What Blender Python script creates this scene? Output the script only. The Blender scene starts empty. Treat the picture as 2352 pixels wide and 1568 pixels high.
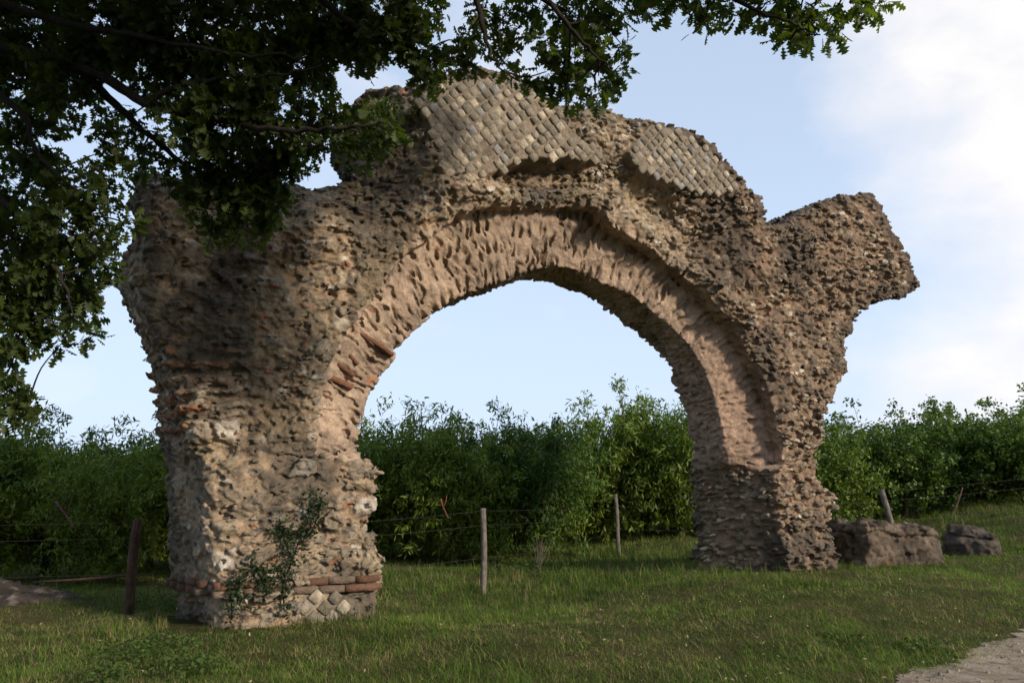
import bpy, math, random
import numpy as np
np.seterr(all="ignore"); random.seed(7); RNG = np.random.default_rng(11)
sc = bpy.context.scene
C = sc.collection
f32 = np.float32

# ------------------------------------------------------------------ camera geometry
F = 1829.0; PITCH = math.atan(326 / F); EYE = 1.6
def ray(px, py):
    x = (px - 1176) / F; y = -(py - 784) / F
    return np.array([x, math.cos(PITCH) - y * math.sin(PITCH), math.sin(PITCH) + y * math.cos(PITCH)])
def at(px, py, depth):                       # point of the view at a given distance (metres along y)
    r = ray(px, py); return r * (depth / r[1]) + np.array([0, 0, EYE])
AL = math.radians(26.0); ARCH0 = (-1.6, 9.6)
DV = np.array([math.cos(AL), math.sin(AL), 0.0]); BV = np.array([-math.sin(AL), math.cos(AL), 0.0])
A0 = np.array([ARCH0[0], ARCH0[1], 0.0])
def wall(px, py, t):                         # (s, z) on the plane of the arch at depth t
    r = ray(px, py); k = (A0 @ BV + t) / (r @ BV); q = r * k
    return (float((q - A0) @ DV), float(q[2] + EYE))
def from_wall(s, z, t):
    return A0 + DV * s + BV * t + np.array([0, 0, z])

def sstep(a, b, x):
    u = np.clip((x - a) / (b - a), 0, 1); return u * u * (3 - 2 * u)

# ------------------------------------------------------------------ numpy noise
def ihash(i, j, k, seed):
    n = (i.astype(np.uint32) * np.uint32(374761393) + j.astype(np.uint32) * np.uint32(668265263)
         + k.astype(np.uint32) * np.uint32(2147483647 ^ 0x5bd1e995) + np.uint32((seed * 362437) & 0xffffffff))
    n = (n ^ (n >> np.uint32(13))) * np.uint32(1274126177)
    n = (n ^ (n >> np.uint32(16))) * np.uint32(2246822519)
    n = n ^ (n >> np.uint32(15))
    return (n & np.uint32(0xffffff)).astype(f32) / f32(16777216.0)
def vnoise(x, y, z, seed=0):
    xi = np.floor(x).astype(np.int32); yi = np.floor(y).astype(np.int32); zi = np.floor(z).astype(np.int32)
    u = (x - xi).astype(f32); v = (y - yi).astype(f32); w = (z - zi).astype(f32)
    u = u * u * (3 - 2 * u); v = v * v * (3 - 2 * v); w = w * w * (3 - 2 * w)
    r = 0
    for a in (0, 1):
        for b in (0, 1):
            for c in (0, 1):
                r = r + ihash(xi + a, yi + b, zi + c, seed) * ((u if a else 1 - u) * (v if b else 1 - v) * (w if c else 1 - w))
    return r * 2 - 1
def fbm(x, y, z, seed=0, oct=3):
    r = 0; a = 1.0; f = 1.0
    for o in range(oct):
        r = r + a * vnoise(x * f + 17.3 * o, y * f + 5.1 * o, z * f - 9.7 * o, seed + o); a *= .5; f *= 2.03
    return r
def vor(x, y, z, seed=0):
    """F1, F2 and three random values of the nearest cell"""
    xi = np.floor(x).astype(np.int32); yi = np.floor(y).astype(np.int32); zi = np.floor(z).astype(np.int32)
    f1 = np.full(x.shape, 9.0, f32); f2 = f1.copy(); ci = np.zeros(x.shape, np.int32); cj = ci.copy(); ck = ci.copy()
    for a in (-1, 0, 1):
        for b in (-1, 0, 1):
            for c in (-1, 0, 1):
                I = xi + a; J = yi + b; K = zi + c
                px = I + .15 + .7 * ihash(I, J, K, seed); py = J + .15 + .7 * ihash(I, J, K, seed + 1); pz = K + .15 + .7 * ihash(I, J, K, seed + 2)
                d = ((px - x) ** 2 + (py - y) ** 2 + (pz - z) ** 2).astype(f32)
                m = d < f1
                f2 = np.where(m, f1, np.minimum(f2, d))
                f1 = np.where(m, d, f1); ci = np.where(m, I, ci); cj = np.where(m, J, cj); ck = np.where(m, K, ck)
    return np.sqrt(f1), np.sqrt(f2), ihash(ci, cj, ck, seed + 7), ihash(ci, cj, ck, seed + 8), ihash(ci, cj, ck, seed + 9)

def poly_sdf(X, Y, P):
    """signed distance to a polygon, positive inside"""
    P = np.asarray(P, f32); n = len(P)
    d = np.full(X.shape, 1e9, f32); ins = np.zeros(X.shape, bool)
    for i in range(n):
        ax, ay = P[i]; bx, by = P[(i + 1) % n]
        ex, ey = bx - ax, by - ay; wx, wy = X - ax, Y - ay
        h = np.clip((wx * ex + wy * ey) / max(ex * ex + ey * ey, 1e-9), 0, 1)
        d = np.minimum(d, (wx - ex * h) ** 2 + (wy - ey * h) ** 2)
        if ay != by:
            c = ((ay > Y) != (by > Y)) & (X < (bx - ax) * (Y - ay) / (by - ay) + ax)
            ins ^= c
    d = np.sqrt(d)
    return np.where(ins, d, -d).astype(f32)

def surface_nets(Fv, o, h):
    """quad mesh of the zero surface of a sampled field (positive inside)"""
    nx, ny, nz = Fv.shape
    S = Fv > 0
    cnt = np.zeros((nx - 1, ny - 1, nz - 1), np.uint8)
    for a in (0, 1):
        for b in (0, 1):
            for c in (0, 1):
                cnt += S[a:nx - 1 + a, b:ny - 1 + b, c:nz - 1 + c]
    act = (cnt > 0) & (cnt < 8)
    I, J, K = np.nonzero(act)
    ids = np.full(act.shape, -1, np.int32); ids[I, J, K] = np.arange(len(I))
    pos = np.zeros((len(I), 3), f32); w = np.zeros(len(I), f32)
    for ax in range(3):
        for b in (0, 1):
            for c in (0, 1):
                o0 = [0, 0, 0]; rest = [q for q in range(3) if q != ax]
                o0[rest[0]] = b; o0[rest[1]] = c
                o1 = list(o0); o1[ax] = 1
                v0 = Fv[I + o0[0], J + o0[1], K + o0[2]]; v1 = Fv[I + o1[0], J + o1[1], K + o1[2]]
                m = (v0 > 0) != (v1 > 0)
                t = np.where(m, v0 / np.where(m, v0 - v1, 1), 0)
                for q in range(3):
                    pos[:, q] += np.where(m, (t if q == ax else o0[q]), 0)
                w += m
    pos /= w[:, None]
    V = (np.stack([I, J, K], 1) + pos) * h + np.array(o)
    Q = []
    for ax in range(3):
        sl0 = [slice(None)] * 3; sl1 = [slice(None)] * 3
        sl0[ax] = slice(0, -1); sl1[ax] = slice(1, None)
        ch = S[tuple(sl0)] != S[tuple(sl1)]
        E = np.nonzero(ch); s0 = S[E]
        E = [e.copy() for e in E]
        r0, r1 = [q for q in range(3) if q != ax]
        ok = (E[r0] > 0) & (E[r1] > 0) & (E[r0] < Fv.shape[r0] - 1) & (E[r1] < Fv.shape[r1] - 1)
        E = [e[ok] for e in E]; s0 = s0[ok]
        def idx(a, b):
            e = list(E); e[r0] = E[r0] - a; e[r1] = E[r1] - b
            return ids[e[0], e[1], e[2]]
        q = np.stack([idx(1, 1), idx(0, 1), idx(0, 0), idx(1, 0)], 1)
        flip = ~s0 if ax != 1 else s0
        q[flip] = q[flip][:, ::-1]
        Q.append(q)
    Q = np.concatenate(Q); Q = Q[(Q >= 0).all(1)]
    lab = np.arange(len(V)); a = Q.ravel(); b = np.roll(Q, -1, 1).ravel()      # keep only the one connected body
    while True:
        m = np.minimum(lab[a], lab[b]); new = lab.copy(); np.minimum.at(new, a, m); np.minimum.at(new, b, m); np.minimum.at(new, lab[a], m); np.minimum.at(new, lab[b], m)
        new = new[new]; new = new[new]
        if (new == lab).all(): break
        lab = new
    main = np.bincount(lab).argmax(); keep = lab == main
    Q = Q[keep[Q].all(1)]; mp = np.cumsum(keep) - 1
    return V[keep], mp[Q]

# ------------------------------------------------------------------ scene helpers
def mesh_np(name, V, faces, mat, col=None, smooth=False):
    """faces: list of (n,k) index arrays"""
    me = bpy.data.meshes.new(name)
    V = np.asarray(V, f32)
    me.vertices.add(len(V)); me.vertices.foreach_set('co', V.ravel())
    loops = np.concatenate([np.asarray(f, np.int32).ravel() for f in faces])
    sizes = np.concatenate([np.full(len(f), np.asarray(f).shape[1], np.int32) for f in faces])
    starts = np.concatenate([[0], np.cumsum(sizes)[:-1]]).astype(np.int32)
    me.loops.add(len(loops)); me.loops.foreach_set('vertex_index', loops)
    me.polygons.add(len(sizes)); me.polygons.foreach_set('loop_start', starts); me.polygons.foreach_set('loop_total', sizes)
    if smooth: me.polygons.foreach_set('use_smooth', np.ones(len(sizes), bool))
    if col is not None:
        a = me.color_attributes.new('tint', 'FLOAT_COLOR', 'POINT')
        c = np.ones((len(V), 4), f32); c[:, :3] = col
        a.data.foreach_set('color', c.ravel())
    me.update(calc_edges=True); me.validate()
    me.materials.append(mat)
    return me
def link(name, me, parent=None, loc=None):
    o = bpy.data.objects.new(name, me); C.objects.link(o)
    if parent is not None: o.parent = parent
    if loc is not None: o.location = loc
    return o
def tag(o, label=None, cat=None, group=None, kind=None):
    if label: o['label'] = label
    if cat: o['category'] = cat
    if group: o['group'] = group
    if kind: o['kind'] = kind
    return o
def empty(name, loc=(0, 0, 0), rz=0.0):
    o = bpy.data.objects.new(name, None); C.objects.link(o); o.location = loc; o.rotation_euler = (0, 0, rz)
    o.empty_display_size = .2
    return o

class Geo:
    def __init__(s): s.V = []; s.Q = []; s.T = []; s.C = []; s.n = 0
    def add(s, V, Q=None, T=None, col=None):
        V = np.asarray(V, f32)
        if Q is not None and len(Q): s.Q.append(np.asarray(Q, np.int32) + s.n)
        if T is not None and len(T): s.T.append(np.asarray(T, np.int32) + s.n)
        s.V.append(V)
        c = np.zeros((len(V), 3), f32); c[:] = (1, 1, 1) if col is None else col
        s.C.append(c); s.n += len(V)
    def mesh(s, name, mat, smooth=False):
        fs = []
        if s.Q: fs.append(np.concatenate(s.Q))
        if s.T: fs.append(np.concatenate(s.T))
        return mesh_np(name, np.concatenate(s.V), fs, mat, np.concatenate(s.C), smooth)
    def tube(s, P, R, n=7, col=None, wob=0.0, cap=True):
        P = np.asarray(P, float); R = np.broadcast_to(np.asarray(R, float), (len(P),))
        T = np.gradient(P, axis=0); T /= np.linalg.norm(T, axis=1)[:, None] + 1e-9
        u = np.cross(T[0], [0.3, 0.2, 1.0] if abs(T[0][2]) < .9 else [1.0, 0, 0]); u /= np.linalg.norm(u)
        V = []
        for p, t, r in zip(P, T, R):
            u = u - t * (u @ t); u /= np.linalg.norm(u); v = np.cross(t, u)
            for k in range(n):
                a = 2 * math.pi * k / n; rr = r * (1 + wob * (random.random() - .5))
                V.append(p + (u * math.cos(a) + v * math.sin(a)) * rr)
        m = len(P); Q = []
        for i in range(m - 1):
            for k in range(n):
                k2 = (k + 1) % n
                Q.append((i * n + k, i * n + k2, (i + 1) * n + k2, (i + 1) * n + k))
        Tt = []
        if cap:
            V.append(P[0]); V.append(P[-1])
            for k in range(n):
                Tt.append((m * n, (k + 1) % n, k)); Tt.append((m * n + 1, (m - 1) * n + k, (m - 1) * n + (k + 1) % n))
        s.add(V, Q, Tt, col)

def smooth_path(P, n=6):
    P = np.asarray(P, float)
    if len(P) < 3:
        return np.array([P[0] + (P[-1] - P[0]) * t for t in np.linspace(0, 1, n)])
    Q = np.vstack([2 * P[0] - P[1], P, 2 * P[-1] - P[-2]]); out = []
    for i in range(1, len(Q) - 2):
        for t in np.linspace(0, 1, n, endpoint=False):
            a, b, c, d = Q[i - 1], Q[i], Q[i + 1], Q[i + 2]
            out.append(.5 * ((2 * b) + (c - a) * t + (2 * a - 5 * b + 4 * c - d) * t * t + (3 * b - a - 3 * c + d) * t ** 3))
    out.append(P[-1]); return np.array(out)

# ------------------------------------------------------------------ materials
def new_mat(name):
    m = bpy.data.materials.new(name); m.use_nodes = True; nt = m.node_tree
    b = nt.nodes['Principled BSDF']; return m, nt, b
def N(nt, t, **k):
    n = nt.nodes.new(t)
    for a, v in k.items():
        if a.startswith('i_'):
            n.inputs[a[2:].replace('_', ' ')].default_value = v
        else: setattr(n, a, v)
    return n
def ramp(nt, src, stops):
    r = nt.nodes.new('ShaderNodeValToRGB'); e = r.color_ramp.elements
    while len(e) < len(stops): e.new(.5)
    for q, (p, c) in zip(e, stops): q.position = p; q.color = (c[0], c[1], c[2], 1)
    nt.links.new(src, r.inputs[0]); return r.outputs[0]
def mix(nt, a, b, fac, mode='MIX'):
    m = nt.nodes.new('ShaderNodeMix'); m.data_type = 'RGBA'; m.blend_type = mode
    for s, v in ((6, a), (7, b), (0, fac)):
        if hasattr(v, 'is_linked') or hasattr(v, 'links'): nt.links.new(v, m.inputs[s])
        else: m.inputs[s].default_value = v if s == 0 else (v[0], v[1], v[2], 1)
    return m.outputs[2]
def noise(nt, co, scale, detail=4, rough=.6, dist=0.0):
    n = N(nt, 'ShaderNodeTexNoise'); n.inputs['Scale'].default_value = scale; n.inputs['Detail'].default_value = detail
    n.inputs['Roughness'].default_value = rough; n.inputs['Distortion'].default_value = dist
    if co is not None: nt.links.new(co, n.inputs['Vector'])
    return n.outputs['Fac']
def bump(nt, h, strength, dist, nrm=None):
    b = N(nt, 'ShaderNodeBump'); b.inputs['Strength'].default_value = strength; b.inputs['Distance'].default_value = dist
    nt.links.new(h, b.inputs['Height'])
    if nrm is not None: nt.links.new(nrm, b.inputs['Normal'])
    return b.outputs['Normal']

def masonry_mat(name, sc_=1.0):
    m, nt, b = new_mat(name)
    co = N(nt, 'ShaderNodeTexCoord').outputs['Object']
    at_ = N(nt, 'ShaderNodeAttribute'); at_.attribute_name = 'tint'
    n1 = noise(nt, co, 9 * sc_, 6, .7); n2 = noise(nt, co, 42 * sc_, 5, .7); n3 = noise(nt, co, 2.1 * sc_, 5, .65, .4)
    c = mix(nt, at_.outputs['Color'], ramp(nt, n1, [(.3, (.5, .48, .46)), (.5, (1, 1, 1)), (.7, (1.35, 1.28, 1.15))]), .75, 'MULTIPLY')
    c = mix(nt, c, ramp(nt, n2, [(.32, (.62, .6, .58)), (.55, (1, 1, 1)), (.75, (1.3, 1.27, 1.2))]), .7, 'MULTIPLY')
    c = mix(nt, c, (.045, .042, .036), ramp(nt, n3, [(.52, (0, 0, 0)), (.7, (.6, .6, .6))]))
    nt.links.new(c, b.inputs['Base Color']); b.inputs['Roughness'].default_value = .95
    b.inputs['Specular IOR Level'].default_value = .15
    nb = bump(nt, n2, .6, .025); nb = bump(nt, n1, .5, .06, nb)
    nt.links.new(nb, b.inputs['Normal'])
    return m
def leaf_mat(name, trans=.35, tcol=(1.3, 1.5, .5), rough=.55, spec=.35, vary=False):
    m, nt, b = new_mat(name)
    a = N(nt, 'ShaderNodeAttribute'); a.attribute_name = 'tint'
    src = a.outputs['Color']
    if vary:
        oi = N(nt, 'ShaderNodeObjectInfo')
        src = mix(nt, src, ramp(nt, oi.outputs['Random'], [(0, (.55, .68, .8)), (.35, (1.0, 1.0, .9)), (.7, (1.3, 1.12, .8)), (1, (.8, .95, 1.0))]), 1.0, 'MULTIPLY')
    nt.links.new(src, b.inputs['Base Color']); b.inputs['Roughness'].default_value = rough
    b.inputs['Specular IOR Level'].default_value = spec
    tr = N(nt, 'ShaderNodeBsdfTranslucent')
    nt.links.new(mix(nt, src, tcol, 1.0, 'MULTIPLY'), tr.inputs['Color'])
    ms = N(nt, 'ShaderNodeMixShader'); ms.inputs[0].default_value = trans
    nt.links.new(b.outputs[0], ms.inputs[1]); nt.links.new(tr.outputs[0], ms.inputs[2])
    nt.links.new(ms.outputs[0], nt.nodes['Material Output'].inputs['Surface'])
    return m
def bark_mat(name, c1, c2, scale=30):
    m, nt, b = new_mat(name)
    co = N(nt, 'ShaderNodeTexCoord').outputs['Object']
    mp = N(nt, 'ShaderNodeMapping'); mp.inputs['Scale'].default_value = (1, 1, .18); nt.links.new(co, mp.inputs['Vector'])
    n = noise(nt, mp.outputs[0], scale, 6, .7, .3); n2 = noise(nt, co, scale * .25, 3)
    c = ramp(nt, n, [(.3, c1), (.7, c2)])
    c = mix(nt, c, ramp(nt, n2, [(.3, (.6, .6, .6)), (.7, (1.3, 1.3, 1.25))]), .8, 'MULTIPLY')
    nt.links.new(c, b.inputs['Base Color']); b.inputs['Roughness'].default_value = .9; b.inputs['Specular IOR Level'].default_value = .2
    nt.links.new(bump(nt, n, .9, .02), b.inputs['Normal'])
    return m

M_ARCH = masonry_mat('old_masonry')
M_FACE = masonry_mat('facing_stone', 1.3)
M_BRICK = masonry_mat('old_brick', 1.4)
M_LEAF_OAK = leaf_mat('oak_leaf', .42, (1.8, 2.0, .5))
M_LEAF = leaf_mat('orchard_leaf', .28, (1.3, 1.5, .5), vary=True)
M_IVY = leaf_mat('ivy_leaf', .12)
M_GRASS = leaf_mat('grass_blade', .3, (1.2, 1.3, .6), .8, .08)
M_DRY = leaf_mat('dry_leaf', .15, (1, 1, 1), .8, .1)
M_BARK = bark_mat('oak_bark', (.012, .010, .008), (.04, .033, .026))
M_BARK2 = bark_mat('orchard_bark', (.035, .022, .016), (.10, .07, .05))
M_POST = bark_mat('weathered_post', (.05, .042, .034), (.21, .185, .155), 40)
M_POSTD = bark_mat('brown_post', (.03, .018, .012), (.12, .075, .05), 40)
def wire_mat():
    m, nt, b = new_mat('rusty_wire'); b.inputs['Base Color'].default_value = (.07, .06, .055, 1)
    b.inputs['Metallic'].default_value = .5; b.inputs['Roughness'].default_value = .6; return m
M_WIRE = wire_mat()

# ------------------------------------------------------------------ ground height
def ground(x, y):
    x = np.asarray(x, float); y = np.asarray(y, float)
    z = .27 * sstep(.5, 4.5, x) * sstep(7.5, 11.5, y)
    z = z + .75 * sstep(7.2, 12.5, x) * sstep(12.5, 18, y)
    z = z + .10 * sstep(2.0, 3.2, x) * (1 - sstep(9, 11, y)) * 0
    z = z + .07 * vnoise(x * .35, y * .35, x * 0, 3) + .035 * vnoise(x * 1.1, y * 1.1, x * 0, 4) + .012 * vnoise(x * 4, y * 4, x * 0, 5)
    z = z + .13 * np.exp(-(((x + 2.7) / 1.9) ** 2 + ((y - 9.0) / 1.6) ** 2))
    # earth mound at the left edge
    z = z + .24 * np.exp(-(((x + 7.3) / 1.5) ** 2 + ((y - 10.9) / .9) ** 2))
    return z
def on_ground(px, depth):
    x = (px - 1176) / F
    # horizontal distance along y; x proportion taken on the level of the ground
    p = at(px, 1300, depth); return (p[0], p[1], float(ground(p[0], p[1])))
def hit_ground(px, py):
    r = ray(px, py); k = 1.0
    for _ in range(30):
        x, y = r[0] * k, r[1] * k; g = float(ground(x, y)); k += (g - (EYE + r[2] * k)) / r[2] * .7
    return np.array([r[0] * k, r[1] * k, float(ground(r[0] * k, r[1] * k))])

PATH_EDGE = [hit_ground(px, py)[:2] for px, py in ((1960, 1600), (2040, 1562), (2100, 1545), (2170, 1515), (2230, 1492), (2290, 1476), (2352, 1450), (2450, 1425))]
PATH_EDGE = np.array([(2.0, 4.8), (2.3, 5.6)] + [tuple(p) for p in PATH_EDGE] + [(7.2, 9.2), (12, 11.5), (18, 13)])
def path_side(x, y):
    """positive on the path, in metres from its edge"""
    P = np.vstack([PATH_EDGE, [(18, -6), (1.0, -6)]])
    return poly_sdf(np.asarray(x, f32), np.asarray(y, f32), P)

# ------------------------------------------------------------------ THE ARCH
def opening(da, db, z, t):
    """solid side of the archway: outer ring stripped back to a step, soffit behind it, plain jamb below the impost"""
    fr = np.clip(da / (da - db + .05), 0, 1)
    step = np.maximum(db, np.minimum(da, .40 + .24 * fr - t))
    lo = sstep(1.95, 1.75, z); q = np.clip((t - .15) / 1.2, 0, 1); q = q * q * (3 - 2 * q)
    return -(step * (1 - lo) + (da * (1 - q) + db * q) * lo)
def build_arch():
    h = 0.018
    s0, s1, z0, z1, t0, t1 = -3.9, 10.4, -.5, 7.3, -.22, 1.86
    S = np.arange(s0, s1, h, dtype=f32); Z = np.arange(z0, z1, h, dtype=f32); T = np.arange(t0, t1, h, dtype=f32)
    SS, ZZ = np.meshgrid(S, Z, indexing='ij')
    W = lambda L, t: [wall(x, y, t) for x, y in L]
    top = [(850, 350), (818, 300), (808, 240), (835, 195), (868, 165), (905, 172), (935, 186), (985, 186), (1010, 175), (1100, 168), (1180, 172), (1235, 205),
           (1285, 250), (1340, 250), (1420, 265), (1500, 278), (1560, 296), (1600, 318), (1640, 352), (1680, 402), (1718, 435), (1742, 458), (1736, 490),
           (1750, 522), (1790, 520), (1830, 490), (1880, 468), (1930, 450), (1990, 448), (2010, 480), (2032, 510), (2060, 560), (2085, 595), (2090, 625),
           (2103, 655), (2085, 675), (2010, 688), (1980, 712), (1963, 735), (1962, 760), (1950, 785), (1955, 820), (1957, 852), (1935, 880), (1925, 910),
           (1900, 950), (1885, 970), (1884, 1020), (1870, 1045), (1868, 1080), (1880, 1110), (1908, 1135), (1916, 1165), (1903, 1190), (1895, 1205),
           (1905, 1230), (1921, 1270), (1925, 1330), (1930, 1400)]
    tl = [(330, 366), (373, 357), (430, 372), (520, 388), (600, 400), (690, 394), (784, 392), (832, 388)]
    common = W(tl, .4) + W(top, .2)
    lf = [(500, 1480), (485, 1400), (478, 1345), (472, 1300), (482, 1150), (470, 1040), (430, 990), (420, 930), (402, 850), (372, 780), (345, 725), (318, 670), (335, 600), (350, 545), (330, 450)]
    lb = [(408, 1480), (412, 1400), (400, 1330), (395, 1250), (385, 1150), (378, 1080), (370, 1000), (364, 950), (355, 880), (340, 820), (320, 760), (290, 700), (262, 660), (285, 590), (322, 545), (305, 470)]
    OA = W(lf, .15) + common; OB = W(lb, 1.5) + common
    DOA = poly_sdf(SS, ZZ, OA); DOB = poly_sdf(SS, ZZ, OB)
    jl = [(852, 1500), (860, 1405), (866, 1350), (879, 1338), (878, 1290), (862, 1262), (850, 1222), (846, 1180), (851, 1150), (863, 1120), (864, 1082), (848, 1058)]
    jr_f = [(1806, 1068), (1786, 1078), (1782, 1150), (1788, 1230), (1806, 1300), (1815, 1420)]
    jr_b = [(1588, 1068), (1592, 1110), (1600, 1160), (1604, 1290), (1606, 1420)]
    lipp = [(722, 1040), (728, 960), (738, 900), (752, 850), (785, 780), (820, 722), (858, 680), (900, 620), (945, 577), (1000, 530), (1050, 492), (1120, 478), (1200, 478), (1290, 478), (1362, 482), (1385, 520),
            (1440, 545), (1510, 590), (1600, 668), (1680, 755), (1735, 850), (1772, 950), (1796, 1040)]
    inl = [(828, 1045), (830, 1010), (840, 960), (845, 912), (866, 892), (905, 832), (914, 800), (950, 770), (1000, 715), (1060, 678)]
    inb = [(1205, 642), (1250, 648), (1300, 668), (1380, 702), (1440, 747), (1500, 802), (1540, 862), (1565, 930), (1580, 1000), (1588, 1055)]
    PA = W(jl, .1) + W(lipp, .2) + W(jr_f, .15); PB = W(jl, .1) + W(inl, .62) + W(inb, 1.5) + W(jr_b, 1.5)
    DPA = poly_sdf(SS, ZZ, PA); DPB = poly_sdf(SS, ZZ, PB)
    # facing patches: polygons in the plane of the facing
    pat = {'a': [(955, 235), (1000, 200), (1060, 178), (1180, 174), (1240, 207), (1288, 255), (1320, 300), (1352, 322), (1390, 345), (1375, 368), (1340, 378), (1310, 362),
                 (1280, 372), (1240, 366), (1200, 372), (1150, 395), (1110, 410), (1060, 400), (1030, 408), (1012, 380), (1020, 350), (1000, 320), (975, 270)],
           'b': [(1440, 345), (1468, 312), (1500, 277), (1560, 297), (1602, 320), (1640, 355), (1680, 405), (1705, 438), (1665, 447), (1600, 441), (1570, 430), (1540, 422), (1500, 402), (1475, 393), (1458, 372)],
           'c': [(672, 1412), (700, 1374), (742, 1358), (800, 1376), (806, 1402), (745, 1440)]}
    pat = {k: W(v, 0.0) for k, v in pat.items()}
    PD = np.maximum(poly_sdf(SS, ZZ, pat['a']), poly_sdf(SS, ZZ, pat['b']))
    PC = poly_sdf(SS, ZZ, pat['c'])
    cs, cz = 2.93, 1.82
    # depth of the front surface over the elevation
    lf_n = vnoise(SS * .9, ZZ * .9, SS * 0, 21) * .10 + vnoise(SS * 2.2, ZZ * 2.2, SS * 0, 22) * .055
    R = np.hypot(SS - cs, ZZ - cz)
    tf = .16 + lf_n
    lip = np.exp(-((-DPA - .22) / .20) ** 2) * sstep(1.9, 2.3, ZZ)          # stony lip round the stripped ring
    tf = tf - .10 * lip
    under = sstep(.15, .40, -DPA) * sstep(1.2, .8, -DPA) * sstep(3.6, 4.4, ZZ) * sstep(1.0, 2.2, SS) * (1 - sstep(6.2, 7.4, SS))
    tf = tf + .20 * under
    tf = tf + .45 * sstep(5.0, 5.6, ZZ) * (1 - sstep(-.2, .9, SS))     # broken mass at the upper left stands back
    tf = tf + .35 * sstep(.15, -1.0, SS + 1.5) * sstep(2.4, 3.2, ZZ) * .8
    tf = tf + .28 * sstep(.0, -.5, SS - .2) * sstep(4.5, 5.2, ZZ)
    tf = tf - .06 * sstep(2.0, 1.75, ZZ)                                     # pier stands a little proud below the impost
    wpat = sstep(.0, .05, PD)
    tf = tf - .09 * sstep(.45, .05, -PD) * (1 - under)
    tf = tf * (1 - wpat) + (.024 + .06 * lf_n) * wpat
    wpc = sstep(-.05, .03, PC); tf = tf * (1 - wpc) - .02 * wpc
    foot = sstep(.16, .02, ZZ); tf = tf - .09 * foot * (1 - wpc)
    tb = 1.5 + lf_n * .6
    t3 = T[None, None, :]
    wq = sstep(0, 1, np.clip((t3 - .2) / 1.25, 0, 1)).astype(f32)
    Fo = DOA[..., None] * (1 - wq) + DOB[..., None] * wq
    Fp = opening(DPA[..., None], DPB[..., None], ZZ[..., None], t3).astype(f32)
    Ff = t3 - tf[..., None].astype(f32); Fb = tb[..., None].astype(f32) - t3
    kk = (.05 + .17 * sstep(4.6, 3.6, ZZ))[..., None].astype(f32); hh = np.clip(.5 + .5 * (Ff - Fo) / kk, 0, 1); Fc = Ff * (1 - hh) + Fo * hh - kk * hh * (1 - hh)
    base = np.minimum(np.minimum(Fc, Fp), Fb).astype(f32); del Fc, hh
    ringm = None
    band = np.abs(base) < .16
    I, J, K = np.nonzero(band)
    s = S[I]; z = Z[J]; t = T[K]
    fo = Fo[I, J, K]; fp = Fp[I, J, K]; ff = Ff[I, J, K]; pd = PD[I, J]; pc = PC[I, J]
    del Fo, Fp, Ff, Fb
    disp, _ = detail(s, z, t, fo, fp, ff, pd, pc, cs, cz)
    base[I, J, K] = base[I, J, K] + disp
    V, Q = surface_nets(base, (s0, z0, t0), h)
    # colours
    si = np.clip(((V[:, 0] - s0) / h).astype(int), 0, len(S) - 1); zi = np.clip(((V[:, 1] - z0) / h).astype(int), 0, len(Z) - 1)
    tt = V[:, 2].astype(f32)
    wq = sstep(0, 1, np.clip((tt - .2) / 1.25, 0, 1))
    fo = DOA[si, zi] * (1 - wq) + DOB[si, zi] * wq
    fp = opening(DPA[si, zi], DPB[si, zi], V[:, 1].astype(f32), tt); ff = tt - tf[si, zi]
    _, col = detail(V[:, 0].astype(f32), V[:, 1].astype(f32), tt, fo, fp, ff, PD[si, zi], PC[si, zi], cs, cz)
    P = A0[None, :] + DV[None, :] * V[:, :1] + BV[None, :] * V[:, 2:3]
    P[:, 2] = V[:, 1]
    P -= A0[None, :]
    return P, Q, col, pat, OA

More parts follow.
